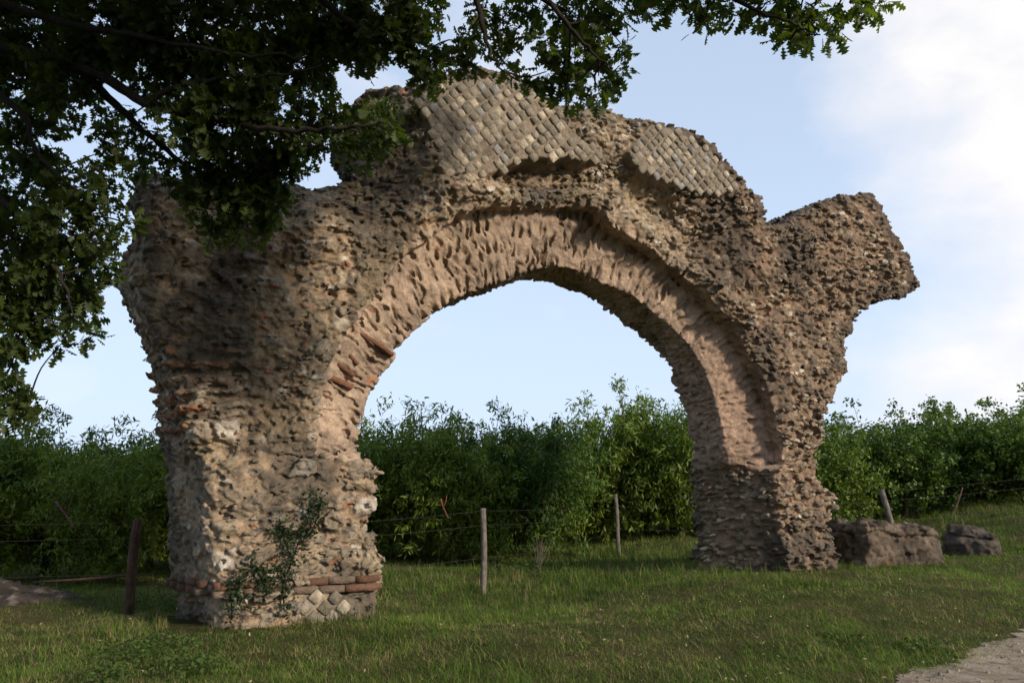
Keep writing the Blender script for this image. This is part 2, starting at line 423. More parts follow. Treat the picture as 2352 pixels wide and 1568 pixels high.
def detail(s, z, t, fo, fp, ff, pd, pc, cs, cz):
    """relief of the masonry (positive = material added) and its colour"""
    r = np.hypot(s - cs, z - cz); th = np.arctan2(z - cz, s - cs)
    n1 = fbm(s * 1.3, z * 1.3, t * 1.3, 31, 3); n2 = fbm(s * 5, z * 5, t * 5, 41, 3)
    n3 = fbm(s * 14, z * 14, t * 14, 51, 2)
    ring = sstep(.10, -.02, fp - np.minimum(ff, fo)) * sstep(1.78, 1.9, z + .05 * n2)
    right = sstep(4.6, 5.6, s); low = sstep(1.95, 1.75, z)
    wx = s + .05 * n2; wz = z + .04 * n2 + .04 * n1; wt = t + .04 * n3
    # layered rubble
    lay = .62 + .38 * right
    f1, f2, a, b, c = vor(wx / .135, wz / .066, wt / .135, 61)
    edge = sstep(.02, .30, f2 - f1)
    stone = (a > .38)
    rub = np.where(stone, (.012 + .075 * b) * edge, -.02)
    var = .50 + .72 * sstep(-.35, .55, fbm(s * .8 + 3, z * .8, t * .8, 121, 3) + .3 * right)
    g1, g2, ga, gb, gc = vor(wx / .30, wz / .21, wt / .30, 71)              # larger stones of the pier and flank
    gedge = sstep(.03, .22, g2 - g1)
    big = np.where(ga > .55, (.02 + .08 * gb) * gedge * (1.35 - var), np.where(ga < .25, -.07 * sstep(.55, .15, g1), 0))
    pits = vor(s / .13 + 3, z / .10, t / .13, 81)
    pit = -1.0 * (pits[2] > .62) * sstep(.42, .12, pits[0]) * .075
    sil = 1 - .5 * sstep(.14, .02, fo)
    rubble = rub * var * (.90 + .16 * right) * sil + big * (1 - .6 * right) + pit * (1.2 - .7 * right) + .035 * n2 * sil + .012 * n3 * sil + .03 * n1
    q1, q2, qa, qb, qc = vor(wx / .078, wz / .048, wt / .078, 131)
    small = np.where(qa > .45, (.004 + .026 * qb) * sstep(.03, .3, q2 - q1), -.012)
    rubble = rubble + small * (1.1 - .3 * right) * sil
    # stripped ring: mortar with pits drawn out across the ring
    al = th * 3.3
    u = al + .05 * n2; w = t + (r - 3.0)
    p2 = vor(u / .072, w / .17 + .5 * n1, u * 0 + .5, 91)
    holes = -1.0 * (p2[2] > .30) * sstep(.56, .34, p2[0]) * (.022 + .060 * p2[3])
    ridge = .010 * np.sin(u * 34 + 3 * n1) * sstep(-.2, .5, n2 + n1)
    rightring = sstep(.9, .4, th)
    holes = holes * (1 - .35 * rightring)
    mort = holes + ridge * (1 - .6 * rightring) + .026 * n2 + .016 * n3 + .03 * n1
    # saw-like edge of the soffit
    d = rubble * (1 - ring) + mort * ring
    # crude layers of the left end
    bandz = sstep(.0, .2, z - 2.15 + .2 * n1) * sstep(.0, .2, 3.2 - z + .2 * n1) * sstep(-1.15, -1.6, s + .3 * n1)
    lay2 = np.sin(z * 2 * math.pi / .17 + 2.6 * n1 + .8 * n2); d = d + bandz * (.035 * lay2)
    flat = sstep(-.02, .05, pd) * sstep(.2, .05, np.abs(ff)); d = d * (1 - .85 * flat)
    flc = sstep(-.02, .05, pc) * sstep(.2, .05, np.abs(ff)); d = d * (1 - .85 * flc)
    # zone of plain mortar low on the left pier
    pl = sstep(.62, .48, z + .08 * n1) * sstep(-1.0, -.4, s) * (1 - sstep(2, 3, s)); d = d * (1 - .35 * pl)
    rm = sstep(.55, .7, z) * sstep(.95, .8, z) * sstep(5, 5.5, s) * .4; d = d * (1 - rm)
    # ---------------- colour (linear)
    def C3(*v): return np.array(v, f32)
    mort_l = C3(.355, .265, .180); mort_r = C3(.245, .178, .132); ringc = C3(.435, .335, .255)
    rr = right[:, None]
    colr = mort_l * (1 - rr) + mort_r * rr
    stc = np.stack([.15 + .32 * c * c, .13 + .285 * c * c, .10 + .225 * c * c], 1).astype(f32)
    stc = np.where((c > .91)[:, None], C3(.55, .52, .46), stc)
    stc = np.where(((c < .07) & (s < 3))[:, None], C3(.13, .125, .12), stc)
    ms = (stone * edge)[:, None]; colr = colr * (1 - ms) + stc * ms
    gs = ((ga > .55) * gedge * (1 - right) * .7)[:, None]
    gcol = np.stack([.19 + .22 * gc, .165 + .19 * gc, .13 + .14 * gc], 1).astype(f32)
    gcol = np.where((gc > .92)[:, None], C3(.58, .55, .49), gcol)
    colr = colr * (1 - gs) + gcol * gs
    sm = ((qa > .45) * sstep(.03, .3, q2 - q1) * .55 * (1 - .5 * ms[:, 0]))[:, None]
    colr = colr * (1 - sm) + np.stack([.15 + .26 * qc ** 2, .13 + .225 * qc ** 2, .10 + .17 * qc ** 2], 1).astype(f32) * sm
    colr = colr * (1 - rr * np.array([.0, .06, .12], f32))
    rg = ring[:, None]
    rc = ringc * .92 * (1 + .22 * n1[:, None] + .25 * n2[:, None] * .6) * (1 - .14 * p2[2][:, None])
    rc = rc * (1 - C3(.06, .12, .13) * rightring[:, None])
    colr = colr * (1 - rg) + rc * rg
    # dark lichen and soot, greatest along the top and in broad streaks
    st = sstep(-.15, .65, fbm(s * 1.1 + 9, z * .55, t * 1.1, 101, 4) + .4 * n2) * (1 - .7 * ring)
    st = np.maximum(st * .75, sstep(.32, .0, fo) * sstep(4.0, 5.0, z) * .75)
    colr = colr * (1 - st[:, None]) + C3(.078, .068, .056) * st[:, None]
    yl = sstep(.1, .8, fbm(s * 1.7 + 40, z * 1.7, t, 111, 3)) * (1 - right) * (1 - ring)
    colr = colr * (1 - .28 * yl[:, None]) + C3(.35, .28, .17) * .28 * yl[:, None]
    # brick and tile layers of the left end
    bl = (bandz * sstep(.1, .6, lay2) * sstep(-.1, .3, n1 + .5 * n2 + .1))[:, None] * .75
    colr = colr * (1 - bl) + C3(.30, .13, .065) * bl
    org = ((a > .985) * edge * (s < 3) * .8)[:, None]; colr = colr * (1 - org) + C3(.30, .13, .07) * org
    fl = flat[:, None]; colr = colr * (1 - fl) + C3(.235, .195, .15) * fl
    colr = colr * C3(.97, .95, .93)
    return d.astype(f32), np.clip(colr, .01, .8)

P, Q, col, PATCH, OUTL = build_arch()
arch = empty('stone_arch', tuple(A0))
tag(arch, 'huge ruined masonry arch of brown rubble with patches of diamond-set stones', 'ruined arch')
link('masonry', mesh_np('masonry', P, [Q], M_ARCH, col, True), arch)
del P, Q, col

def wl(s, z, t):                              # wall coordinates -> local coordinates of the arch
    return DV * s + BV * t + np.array([0, 0, z])

def facing(poly, name, pitch, t_face, seed, depth=.24, tilt=0.0):
    """net of square stones set on their corners"""
    rnd = random.Random(seed); g = Geo()
    pts = np.array(poly); c = pts.mean(0); R = max(np.ptp(pts[:, 0]), np.ptp(pts[:, 1])) * .8
    a1 = math.radians(45 + tilt); e1 = np.array([math.cos(a1), math.sin(a1)]); e2 = np.array([-e1[1], e1[0]])
    n = int(R / pitch) + 2
    for i in range(-n, n):
        for j in range(-n, n):
            p = c + e1 * i * pitch + e2 * j * pitch + np.array([.012 * math.sin(i * 1.3 + j), .012 * math.sin(j * 1.7)])
            p = p + np.array([rnd.uniform(-1, 1), rnd.uniform(-1, 1)]) * pitch * .075
            if float(poly_sdf(np.array([p[0]], f32), np.array([p[1]], f32), poly)[0]) < rnd.uniform(-.01, .03): continue
            if name != 'skip' and t_face >= 0 and float(poly_sdf(np.array([p[0]], f32), np.array([p[1]], f32), OUTL)[0]) < .12: continue
            hw = pitch * .5 * rnd.uniform(.85, 1.0); t = t_face + rnd.uniform(.0, .018)
            if rnd.random() < .045: continue
            rot = rnd.uniform(-.09, .09); ca, sa = math.cos(rot), math.sin(rot)
            f1 = e1 * ca + e2 * sa; f2 = e2 * ca - e1 * sa
            k = rnd.uniform(.15, .6)
            ring_ = []
            for q in range(4):                # rounded corners
                sx, sy = ((1, 1), (-1, 1), (-1, -1), (1, -1))[q]
                kk = k * rnd.uniform(.6, 1.4)
                A = np.array([sx * (1 - kk), sy]); B = np.array([sx, sy * (1 - kk)]); M_ = np.array([sx, sy]) * (1 - kk * .3)
                ring_ += [A, M_, B] if sx * sy < 0 else [B, M_, A]
            ring_ = np.array(ring_) * np.array([rnd.uniform(.86, 1.05), rnd.uniform(.86, 1.05)])
            V = []
            for sc_, tt in ((.91, t - .002), (.99, t + .010), (.97, t + .05), (.42, t + depth)):
                for a in ring_:
                    jt = rnd.uniform(-.004, .004)
                    w = p + (f1 * a[0] + f2 * a[1]) * hw * sc_
                    V.append(wl(w[0] + jt, w[1] + jt, tt + rnd.uniform(-.004, .004)))
            V.append(wl(p[0], p[1], t - .012 + rnd.uniform(-.006, .01))); m = 12
            Qd = [(r * m + q, (r + 1) * m + q, (r + 1) * m + (q + 1) % m, r * m + (q + 1) % m) for r in range(3) for q in range(m)]
            Tr = [(4 * m, q, (q + 1) % m) for q in range(m)]
            b = rnd.uniform(0, 1) ** 1.5
            base = np.array([.185 + .16 * b, .162 + .14 * b, .122 + .115 * b])
            if rnd.random() < .16: base = np.array([.46, .40, .30]) * rnd.uniform(.8, 1.05)
            if rnd.random() < .06: base = np.array([.26, .25, .235])
            g.add(V, Qd, Tr, base)
    return link(name, g.mesh(name, M_FACE, True), arch)
fa = facing(PATCH['a'], 'diamond_facing', .136, .0, 5, tilt=-2); fa['label'] = 'wide patch of pale square stones set on their corners, at the crown'
fb = facing(PATCH['b'], 'diamond_facing', .128, .0, 6, tilt=1); fb['label'] = 'smaller patch of pale square stones on the shoulder of the arch'
fc = facing(PATCH['c'], 'diamond_facing', .150, -.06, 8, tilt=2); fc['label'] = 'few rough diamond-set stones at the foot of the near pier'

def brick_box(g, o, ax, ay, az, hx, hy, hz, rnd, col):
    """a worn brick: rounded, jittered box given in local axes"""
    V = []
    n = 4; L = []
    for i in range(n + 1):
        u = -1 + 2 * i / n
        for k, (a, b) in enumerate(((-1, -1), (0, -1.0), (1, -1), (1.0, 0), (1, 1), (0, 1.0), (-1, 1), (-1.0, 0))):
            e = .96 if i in (0, n) else 1.0
            j = rnd.uniform(-.05, .05)
            V.append(o + ax * hx * u + ay * hy * (a * e + j) + az * hz * (b * e + j * 1.3))
    m = 8; Qd = [(i * m + k, i * m + (k + 1) % m, (i + 1) * m + (k + 1) % m, (i + 1) * m + k) for i in range(n) for k in range(m)]
    V.append(o - ax * hx * 1.02); V.append(o + ax * hx * 1.02); c0 = (n + 1) * m
    T_ = [(c0, (k + 1) % m, k) for k in range(m)] + [(c0 + 1, n * m + k, n * m + (k + 1) % m) for k in range(m)]
    g.add(V, Qd, T_, col)
def brick_col(rnd):
    b = rnd.random(); c = np.array([.18, .10, .066]) * (.6 + .6 * b)
    if rnd.random() < .35: c = np.array([.20, .15, .11]) * (.8 + .4 * b)
    return c
UP = np.array([0, 0, 1.0])
rnd = random.Random(3)
# two brick courses round the foot of the near pier
for zc, off in ((wall(760, 1331, .1)[1], 0.0), (wall(760, 1349, .1)[1], .03)):
    g = Geo()
    sA = wall(500, 1340, .1)[0]; sB = wall(877, 1340, .08)[0]
    x = sA - .05
    while x < sB - .05:
        w = rnd.uniform(.24, .42); w = min(w, sB - x)
        brick_box(g, wl(x + w / 2, zc + rnd.uniform(-.006, .006), .17 - off + rnd.uniform(-.02, .02)), DV, BV, UP, w / 2 - .006, .16, .036, rnd, brick_col(rnd))
        x += w
    t = .25
    sF = wall(476, 1345, .15)[0]; sK = wall(402, 1335, 1.5)[0]
    while t < 1.45:                            # the return along the left end
        w = rnd.uniform(.22, .36); qq = float(sstep(.2, 1.45, t + w / 2)); sL = sF + (sK - sF) * qq
        brick_box(g, wl(sL + .09 - off, zc + rnd.uniform(-.006, .006), t + w / 2), BV, DV, UP, w / 2 - .006, .15, .036, rnd, brick_col(rnd) * .9)
        t += w
    t = .1
    while t < 1.4:                             # and along the right flank of the pier
        w = rnd.uniform(.22, .36)
        brick_box(g, wl(sB - .12 + off * .5, zc, t + w / 2), BV, DV, UP, w / 2 - .006, .12, .036, rnd, brick_col(rnd))
        t += w
    link('brick_course', g.mesh('brick_course', M_BRICK, True), arch)
# broken bricks left in the stripped springing of the ring
for (x0, y0), (x1, y1), t, hz in (((815, 750), (862, 790), .46, .026), ((848, 775), (905, 815), .46, .020), ((792, 800), (824, 836), .46, .020), ((770, 830), (815, 862), .46, .024),
                                  ((752, 862), (812, 888), .44, .034), ((812, 712), (832, 726), .42, .03), ((742, 700), (790, 702), .10, .022), ((738, 905), (765, 918), .42, .022)):
    a = np.array(wall(x0, y0, t)); b = np.array(wall(x1, y1, t)); c = (a + b) / 2; d = b - a; L = np.hypot(*d); d /= L
    ax = DV * d[0] + UP * d[1]; az = -DV * d[1] + UP * d[0]
    g = Geo(); brick_box(g, wl(c[0], c[1], t + .155), ax, BV, az, L / 2, .15, hz, rnd, np.array([.21, .105, .065]) * rnd.uniform(.75, 1.05))
    link('brick', g.mesh('brick', M_BRICK, True), arch)

# ------------------------------------------------------------------ fallen masonry at the right
def lump(name, cx, py, depth, size, rz, seed, label, round_=.12, cols=None, h=.022):
    L, W_, H_ = size
    X = np.arange(-L / 2 - .25, L / 2 + .25, h, dtype=f32); Y = np.arange(-W_ / 2 - .25, W_ / 2 + .25, h, dtype=f32); Zz = np.arange(-.25, H_ + .25, h, dtype=f32)
    x, y, z = np.meshgrid(X, Y, Zz, indexing='ij')
    n1 = fbm(x * 1.8, y * 1.8, z * 1.8, seed, 3)
    qx = np.abs(x + .12 * n1) - L / 2 * (1 - .10 * z / H_) + round_; qy = np.abs(y) - W_ / 2 + round_; qz = z - H_ + round_ + .06 * (x / L)
    Fv = round_ - (np.sqrt(np.maximum(qx, 0) ** 2 + np.maximum(qy, 0) ** 2 + np.maximum(qz, 0) ** 2) + np.minimum(np.maximum(np.maximum(qx, qy), qz), 0))
    f1, f2, a, b, c = vor(x / .22, y / .22, z / .10 + .4 * n1, seed + 5)
    d = np.where(a > .5, (.004 + .03 * b) * sstep(.02, .3, f2 - f1), -.01) + .06 * n1 + np.clip(.03 * fbm(x * 14, y * 14, z * 9, seed + 31, 3), -.05, .02) + .02 * fbm(x * 8, y * 8, z * 8, seed + 9, 2)
    d = d - sstep(.04, .0, np.abs(z - H_ * .72 - .1 * n1)) * .05
    Fv = (Fv + d).astype(f32)
    Fv[:, :, 0] = -1
    V, Qd = surface_nets(Fv, (X[0], Y[0], Zz[0]), h)
    vx, vy, vz = V[:, 0].astype(f32), V[:, 1].astype(f32), V[:, 2].astype(f32)
    n1 = fbm(vx * 1.8, vy * 1.8, vz * 1.8, seed, 3)
    f1, f2, a, b, c = vor(vx / .22, vy / .22, vz / .10 + .4 * n1, seed + 5)
    A, B = cols
    col = np.array(A)[None] * (1 - c[:, None]) + np.array(B)[None] * c[:, None]
    st = sstep(-.1, .7, fbm(vx * 2.2, vy * 2.2, vz * .9, seed + 20, 3))[:, None]
    col = col * (1 - .6 * st) + np.array([.06, .05, .042]) * .6 * st
    o_ = ((a > .95) * .35)[:, None]; col = col * (1 - o_) + np.array([.16, .085, .05]) * o_
    g0 = on_ground(cx, depth)
    o = link(name, mesh_np(name, V, [Qd], M_ARCH, col, True), None, (g0[0], g0[1], g0[2] - .06)); o.rotation_euler = (0, 0, rz)
    tag(o, label, 'stone block')
    return o
lump('masonry_block', 2036, 1290, 14.0, (1.52, 1.1, .70), .18, 201, 'large squared block of old masonry, mossy on top, beside the far pier', .17, ((.070, .052, .037), (.20, .155, .11)))
lump('masonry_block', 2243, 1262, 14.7, (.80, .7, .50), -.5, 231, 'small dark rounded lump of rubble right of the large squared block', .26, ((.04, .033, .028), (.11, .09, .073)))

# ------------------------------------------------------------------ ground, mound, path
def ground_mat():
    m, nt, b = new_mat('meadow_soil'); co = N(nt, 'ShaderNodeTexCoord').outputs['Object']
    n = noise(nt, co, 1.1, 6, .65); n2 = noise(nt, co, 14, 6, .7)
    c = ramp(nt, n, [(.35, (.040, .055, .016)), (.55, (.065, .060, .026)), (.7, (.10, .075, .042))])
    c = mix(nt, c, ramp(nt, n2, [(.3, (.5, .5, .5)), (.7, (1.4, 1.35, 1.2))]), .9, 'MULTIPLY')
    nt.links.new(c, b.inputs['Base Color']); b.inputs['Roughness'].default_value = 1; b.inputs['Specular IOR Level'].default_value = .05
    nt.links.new(bump(nt, n2, 1, .04), b.inputs['Normal']); return m
def path_mat():
    m, nt, b = new_mat('pale_path'); co = N(nt, 'ShaderNodeTexCoord').outputs['Object']
    n = noise(nt, co, 2.2, 7, .7, .3); n2 = noise(nt, co, 26, 6, .75); n3 = noise(nt, co, 7, 4)
    c = ramp(nt, n, [(.3, (.20, .155, .11)), (.5, (.33, .27, .20)), (.7, (.42, .36, .28))])
    c = mix(nt, c, ramp(nt, n2, [(.3, (.6, .58, .55)), (.55, (1, 1, 1)), (.72, (1.25, 1.25, 1.25))]), .9, 'MULTIPLY')
    c = mix(nt, c, (.10, .085, .05), ramp(nt, n3, [(.55, (0, 0, 0)), (.68, (.7, .7, .7))]))
    nt.links.new(c, b.inputs['Base Color']); b.inputs['Roughness'].default_value = 1; b.inputs['Specular IOR Level'].default_value = .1
    nt.links.new(bump(nt, n2, 1, .03), b.inputs['Normal']); return m
def grid_mesh(name, X, Y, mat, dz=0.0, keep=None):
    xx, yy = np.meshgrid(X, Y, indexing='ij'); zz = ground(xx, yy) + dz
    V = np.stack([xx, yy, zz], -1).reshape(-1, 3); nx, ny = len(X), len(Y)
    i, j = np.meshgrid(np.arange(nx - 1), np.arange(ny - 1), indexing='ij')
    Qd = np.stack([i * ny + j, (i + 1) * ny + j, (i + 1) * ny + j + 1, i * ny + j + 1], -1).reshape(-1, 4)
    if keep is not None:
        k = keep(xx, yy).reshape(-1); Qd = Qd[k[Qd].all(1)]
        used = np.unique(Qd); mp = np.full(len(V), -1); mp[used] = np.arange(len(used)); V = V[used]; Qd = mp[Qd]
    return mesh_np(name, V, [Qd], mat, None, True)
far = np.geomspace(24, 900, 26)
X = np.concatenate([-far[::-1], np.arange(-20, 20, .12), far]); Y = np.concatenate([-far[::-1][:12], np.arange(-12, 26, .12), far[3:]])
tag(link('ground', grid_mesh('ground', X, Y, ground_mat())), kind='structure')
def pk(x, y): return path_side(x, y) + .10 * vnoise(x * 2.3, y * 2.3, x * 0, 8) + .05 * vnoise(x * 8, y * 8, x * 0, 9) > 0
tag(link('path', grid_mesh('path', np.arange(1.2, 15, .04), np.arange(2.0, 13, .04), path_mat(), .006, pk)), kind='structure')

# earth mound: bare crumbly heap
def mound():
    cx, cy = -7.25, 10.85
    x, y = np.meshgrid(np.arange(-1.9, 1.9, .035), np.arange(-1.15, 1.15, .035), indexing='ij')
    r = (x / 1.75) ** 2 + (y / 1.0) ** 2
    n = fbm(x * 3, y * 3, x * 0, 301, 3); f1, f2, a, b, c = vor(x / .09, y / .09, x * 0 + .5, 302)
    g = ground(x + cx, y + cy)
    z = g - .06 + .13 * (1 - sstep(.0, 1.15, r)) + .05 * n * (1 - sstep(.6, 1.1, r)) + .06 * b * sstep(.5, .1, f1) * (1 - sstep(.7, 1, r))
    V = np.stack([x + cx, y + cy, z], -1).reshape(-1, 3); nx, ny = x.shape
    i, j = np.meshgrid(np.arange(nx - 1), np.arange(ny - 1), indexing='ij')
    Qd = np.stack([i * ny + j, (i + 1) * ny + j, (i + 1) * ny + j + 1, i * ny + j + 1], -1).reshape(-1, 4)
    col = (np.array([.042, .033, .026])[None] + (c.reshape(-1, 1) > .85) * np.array([.07, .06, .05])[None]) * (1 + .5 * n.reshape(-1, 1))
    return mesh_np('mound', V, [Qd], M_ARCH, col, True)
o = link('earth_mound', mound()); tag(o, 'low bare heap of crumbly earth at the left edge of the grass', 'earth mound'); o['kind'] = 'structure'

# ------------------------------------------------------------------ grass
def in_pier(x, y, m=0.0):
    s = (x - A0[0]) * DV[0] + (y - A0[1]) * DV[1]; t = (x - A0[0]) * BV[0] + (y - A0[1]) * BV[1]
    tt = (t > -.02 - m) & (t < 1.55 + m)
    return tt & (((s > -2.15 - m) & (s < -.02 + m)) | ((s > 5.85 - m) & (s < 7.3 + m)))
def blades(n, y0, y1, hmin, hmax, wid, seed, dens=None, lean=.5, straw=.18, cols=None, segs=2, xlim=None, region=None, tuft=0):
    rg = np.random.default_rng(seed)
    y = y0 * (y1 / y0) ** rg.random(n * 3)                    # denser near the camera
    x = (rg.random(n * 3) * 2 - 1) * (y * .69 + .3)
    if tuft:
        k = n * 3 // tuft; idx = rg.integers(0, k, n * 3); x = x[idx] + rg.normal(0, .03, n * 3); y = y[idx] + rg.normal(0, .03, n * 3)
    keep = ~in_pier(x, y) & (path_side(x, y) + .2 * vnoise(x * 3, y * 3, x * 0, 8) < rg.random(n * 3) * .22)
    keep &= ~((((x + 7.25) / 1.5) ** 2 + ((y - 10.85) / .85) ** 2) < rg.random(n * 3) * 1.2)
    if region is not None: keep &= region(x, y, rg)
    x = x[keep][:n]; y = y[keep][:n]; n = len(x)
    patch = vnoise(x * .9, y * .9, x * 0, 401) + .5 * vnoise(x * 3, y * 3, x * 0, 402)
    h = (hmin + (hmax - hmin) * rg.random(n) ** 1.6) * (1 + .35 * patch)
    g = ground(x, y); yaw = rg.random(n) * 2 * math.pi; ln = lean * (.3 + rg.random(n)) * h
    dx, dy = np.cos(yaw), np.sin(yaw); wx, wy = -dy, dx; w = wid * (.6 + .8 * rg.random(n)) * (y / 8) ** .6
    rows = []
    lv = [0, .5, 1] if segs == 2 else [0, 1]
    for q in lv:
        px = x + dx * ln * q ** 1.8; py = y + dy * ln * q ** 1.8; pz = g - .01 + h * q * (1 - .25 * q * lean)
        ww = w * (1 - q * .9) * .5
        rows.append(np.stack([px - wx * ww, py - wy * ww, pz], 1)); rows.append(np.stack([px + wx * ww, py + wy * ww, pz], 1))
    V = np.stack(rows, 1).reshape(-1, 3); k = len(rows); b = (np.arange(n) * k)[:, None]
    Qd = [b + np.array([[0, 1, 3, 2]])]
    if segs == 2: Qd.append(b + np.array([[2, 3, 5, 4]]))
    r = rg.random(n)[:, None]; r2 = rg.random(n)[:, None]
    cl_ = vnoise(x * 5, y * 5, x * 0, 410) + .7 * vnoise(x * 1.7, y * 1.7, x * 0, 411)
    c1, c2, c3 = cols or ((.062, .122, .018), (.145, .225, .038), (.32, .25, .13))
    col = np.array(c1) * (1 - r) + np.array(c2) * r
    brown = (sstep(.0, .75, -patch + .25)[:, None]) * .45
    isstraw = (r2 < straw + .55 * brown); col = np.where(isstraw, np.array(c3) * (.45 + .55 * r), col)
    col = col * (1 + .36 * cl_[:, None] * np.array([1, .9, .8])); col = np.clip(col, .008, .5)
    col = np.repeat(col, k, 0)
    return V, np.concatenate(Qd), col
G = Geo()
V, Qd, c = blades(480000, 5.2, 26, .025, .08, .0062, 1, segs=1, lean=1.2, straw=.15); G.add(V, Qd, None, c)
V, Qd, c = blades(46000, 5.2, 24, .06, .16, .0060, 2, lean=.9, straw=.24, tuft=14); G.add(V, Qd, None, c)
tag(link('grass', G.mesh('grass', M_GRASS)), 'short rough green and straw-coloured grass of the meadow', 'grass', kind='stuff')
G = Geo()
def reg_tall(x, y, rg):
    m = np.exp(-(((x - .2) / 1.9) ** 2 + ((y - 13.5) / 1.7) ** 2)) + .8 * np.exp(-(((x - 1.9) / 1.6) ** 2 + ((y - 15.5) / 2.4) ** 2)) + .5 * (y > 17.5) + .25 * ((y > 15) & (x < -3))
    m = m + .6 * ((x > 9) & (y > 14)) + .5 * np.exp(-(((x + 4.0) / 1.0) ** 2 + ((y - 8.9) / .35) ** 2)) + .35 * np.exp(-(((x - 3.6) / 1.0) ** 2 + ((y - 11.1) / .3) ** 2))
    m = m + .8 * in_pier(x, y, .14)
    return rg.random(len(x)) < m
V, Qd, c = blades(42000, 8.2, 27, .07, .26, .009, 5, lean=.55, straw=.14, tuft=9, region=reg_tall, cols=((.045, .080, .015), (.095, .145, .028), (.24, .19, .10))); G.add(V, Qd, None, c)
tag(link('tall_grass', G.mesh('tall_grass', M_GRASS)), 'tall uncut grass under the arch and along the orchard', 'grass', kind='stuff')

# small broad-leaved weeds and fallen leaves
def leaf_cloud(Pn, size, seed, col1, col2, up=.6, ratio=.5):
    """one folded leaf (two quads) per point"""
    rg = np.random.default_rng(seed); n = len(Pn)
    d = rg.normal(0, 1, (n, 3)); d[:, 2] = d[:, 2] * .5 + (up - .5); d /= np.linalg.norm(d, axis=1)[:, None]
    r = rg.normal(0, 1, (n, 3)); w = np.cross(d, r); w /= np.linalg.norm(w, axis=1)[:, None]; nn = np.cross(d, w)
    L = (size * (.6 + .8 * rg.random(n)))[:, None]; W_ = L * ratio * .5
    V = np.stack([Pn, Pn + d * L * .45 + w * W_ + nn * L * .10, Pn + d * L, Pn + d * L * .45 - w * W_ + nn * L * .10, Pn + d * L * .5], 1).reshape(-1, 3)
    b = (np.arange(n) * 5)[:, None]
    T_ = np.concatenate([b + np.array([[0, 1, 4]]), b + np.array([[1, 2, 4]]), b + np.array([[2, 3, 4]]), b + np.array([[3, 0, 4]])])
    q = rg.random(n)[:, None]; col = np.repeat(np.array(col1) * (1 - q) + np.array(col2) * q, 5, 0)
    return V, T_, col
G = Geo()
for (px, py, rad, n, hh) in ((345, 1510, .55, 900, .22), (440, 1545, .35, 420, .18), (250, 1560, .3, 250, .15), (415, 1405, .4, 450, .30), (350, 1400, .5, 400, .25), (2130, 1490, .3, 260, .07), (1960, 1475, .35, 260, .07),
                             (1180, 1320, .6, 500, .3), (1290, 1330, .5, 300, .25), (2100, 1290, .2, 120, .12), (2200, 1268, .3, 200, .2), (2290, 1265, .3, 200, .15)):
    c0 = hit_ground(px, py); rg = np.random.default_rng(px)
    a = rg.normal(0, 1, (n, 2)) * rad * .5
    x = c0[0] + a[:, 0]; y = c0[1] + a[:, 1]; z = ground(x, y) + rg.random(n) * hh * np.exp(-(a ** 2).sum(1) / rad ** 2)
    V, T_, c = leaf_cloud(np.stack([x, y, z], 1), .042, px, (.035, .065, .015), (.085, .13, .035), .7); G.add(V, None, T_, c)
tag(link('weeds', G.mesh('weeds', M_GRASS)), 'low broad-leaved weeds in the grass', 'weeds', kind='stuff')
rg = np.random.default_rng(77); n = 900
y = 5.4 * (16 / 5.4) ** rg.random(n); x = (rg.random(n) * 2 - 1) * y * .66
m = (~in_pier(x, y)) & (rg.random(n) < .25 + .75 * (x > 0)); x, y = x[m], y[m]
V, T_, c = leaf_cloud(np.stack([x, y, ground(x, y) + .04], 1), .032, 78, (.14, .10, .06), (.40, .33, .22), .5, .45)
G = Geo(); G.add(V, None, T_, c)
tag(link('fallen_leaves', G.mesh('fallen_leaves', M_DRY)), 'pale dry leaves and bits of bark scattered on the grass', 'fallen leaves', kind='stuff')
G = Geo(); rg = np.random.default_rng(79)
for _ in range(700):
    x = rg.uniform(2.2, 8); y = rg.uniform(4.8, 9.5)
    if path_side(np.array([x]), np.array([y]))[0] < -.15: continue
    r = .006 + .02 * rg.random() ** 3; z = float(ground(x, y)) + .006
    a = np.arange(6) * math.pi / 3 + rg.random(); q = r * (.7 + .5 * rg.random(6))
    V = [(x + math.cos(t) * k, y + math.sin(t) * k, z) for t, k in zip(a, q)] + [(x + math.cos(t) * k * .6, y + math.sin(t) * k * .6, z + r * .8) for t, k in zip(a, q)] + [(x, y, z + r * .95)]
    Qd = [(i, (i + 1) % 6, 6 + (i + 1) % 6, 6 + i) for i in range(6)]; T_ = [(6 + i, 6 + (i + 1) % 6, 12) for i in range(6)]
    G.add(V, Qd, T_, np.array([.36, .31, .25]) * rg.uniform(.4, 1.3))
tag(link('gravel', G.mesh('gravel', M_FACE, True)), 'small stones loose on the pale path', 'gravel', kind='stuff')

# ------------------------------------------------------------------ fence
fence = empty('wire_fence', on_ground(1110, 12.6)); fl = np.array(fence.location)
tag(fence, 'sagging wire fence on rough wooden posts behind the arch, along the orchard', 'fence')
posts = []
def post(px, depth, hgt, r, lean, mat, lab):
    b = np.array(on_ground(px, depth)); P = []
    for i, u in enumerate(np.linspace(0, 1, 8)):
        P.append(b + np.array([lean * u + .012 * math.sin(5 * u + px), .01 * math.cos(4 * u + px), -.1 + (hgt + .1) * u]) - fl)
    g = Geo(); g.tube(P, [r * (1.08 - .12 * u) for u in np.linspace(0, 1, 8)], 9, (1, 1, 1), .12)
    o = link('post', g.mesh('post', mat, True), fence); o['label'] = lab
    posts.append((b, lean, hgt))
post(303, 10.3, 1.14, .058, .03, M_POSTD, 'thick brown post at the left, nearest the dark shrubs')
post(1111, 12.4, 1.26, .046, -.01, M_POST, 'pale grey post under the near half of the arch')
post(1424, 17.4, 1.27, .042, -.07, M_POST, 'thin pale post leaning slightly under the far half of the arch')
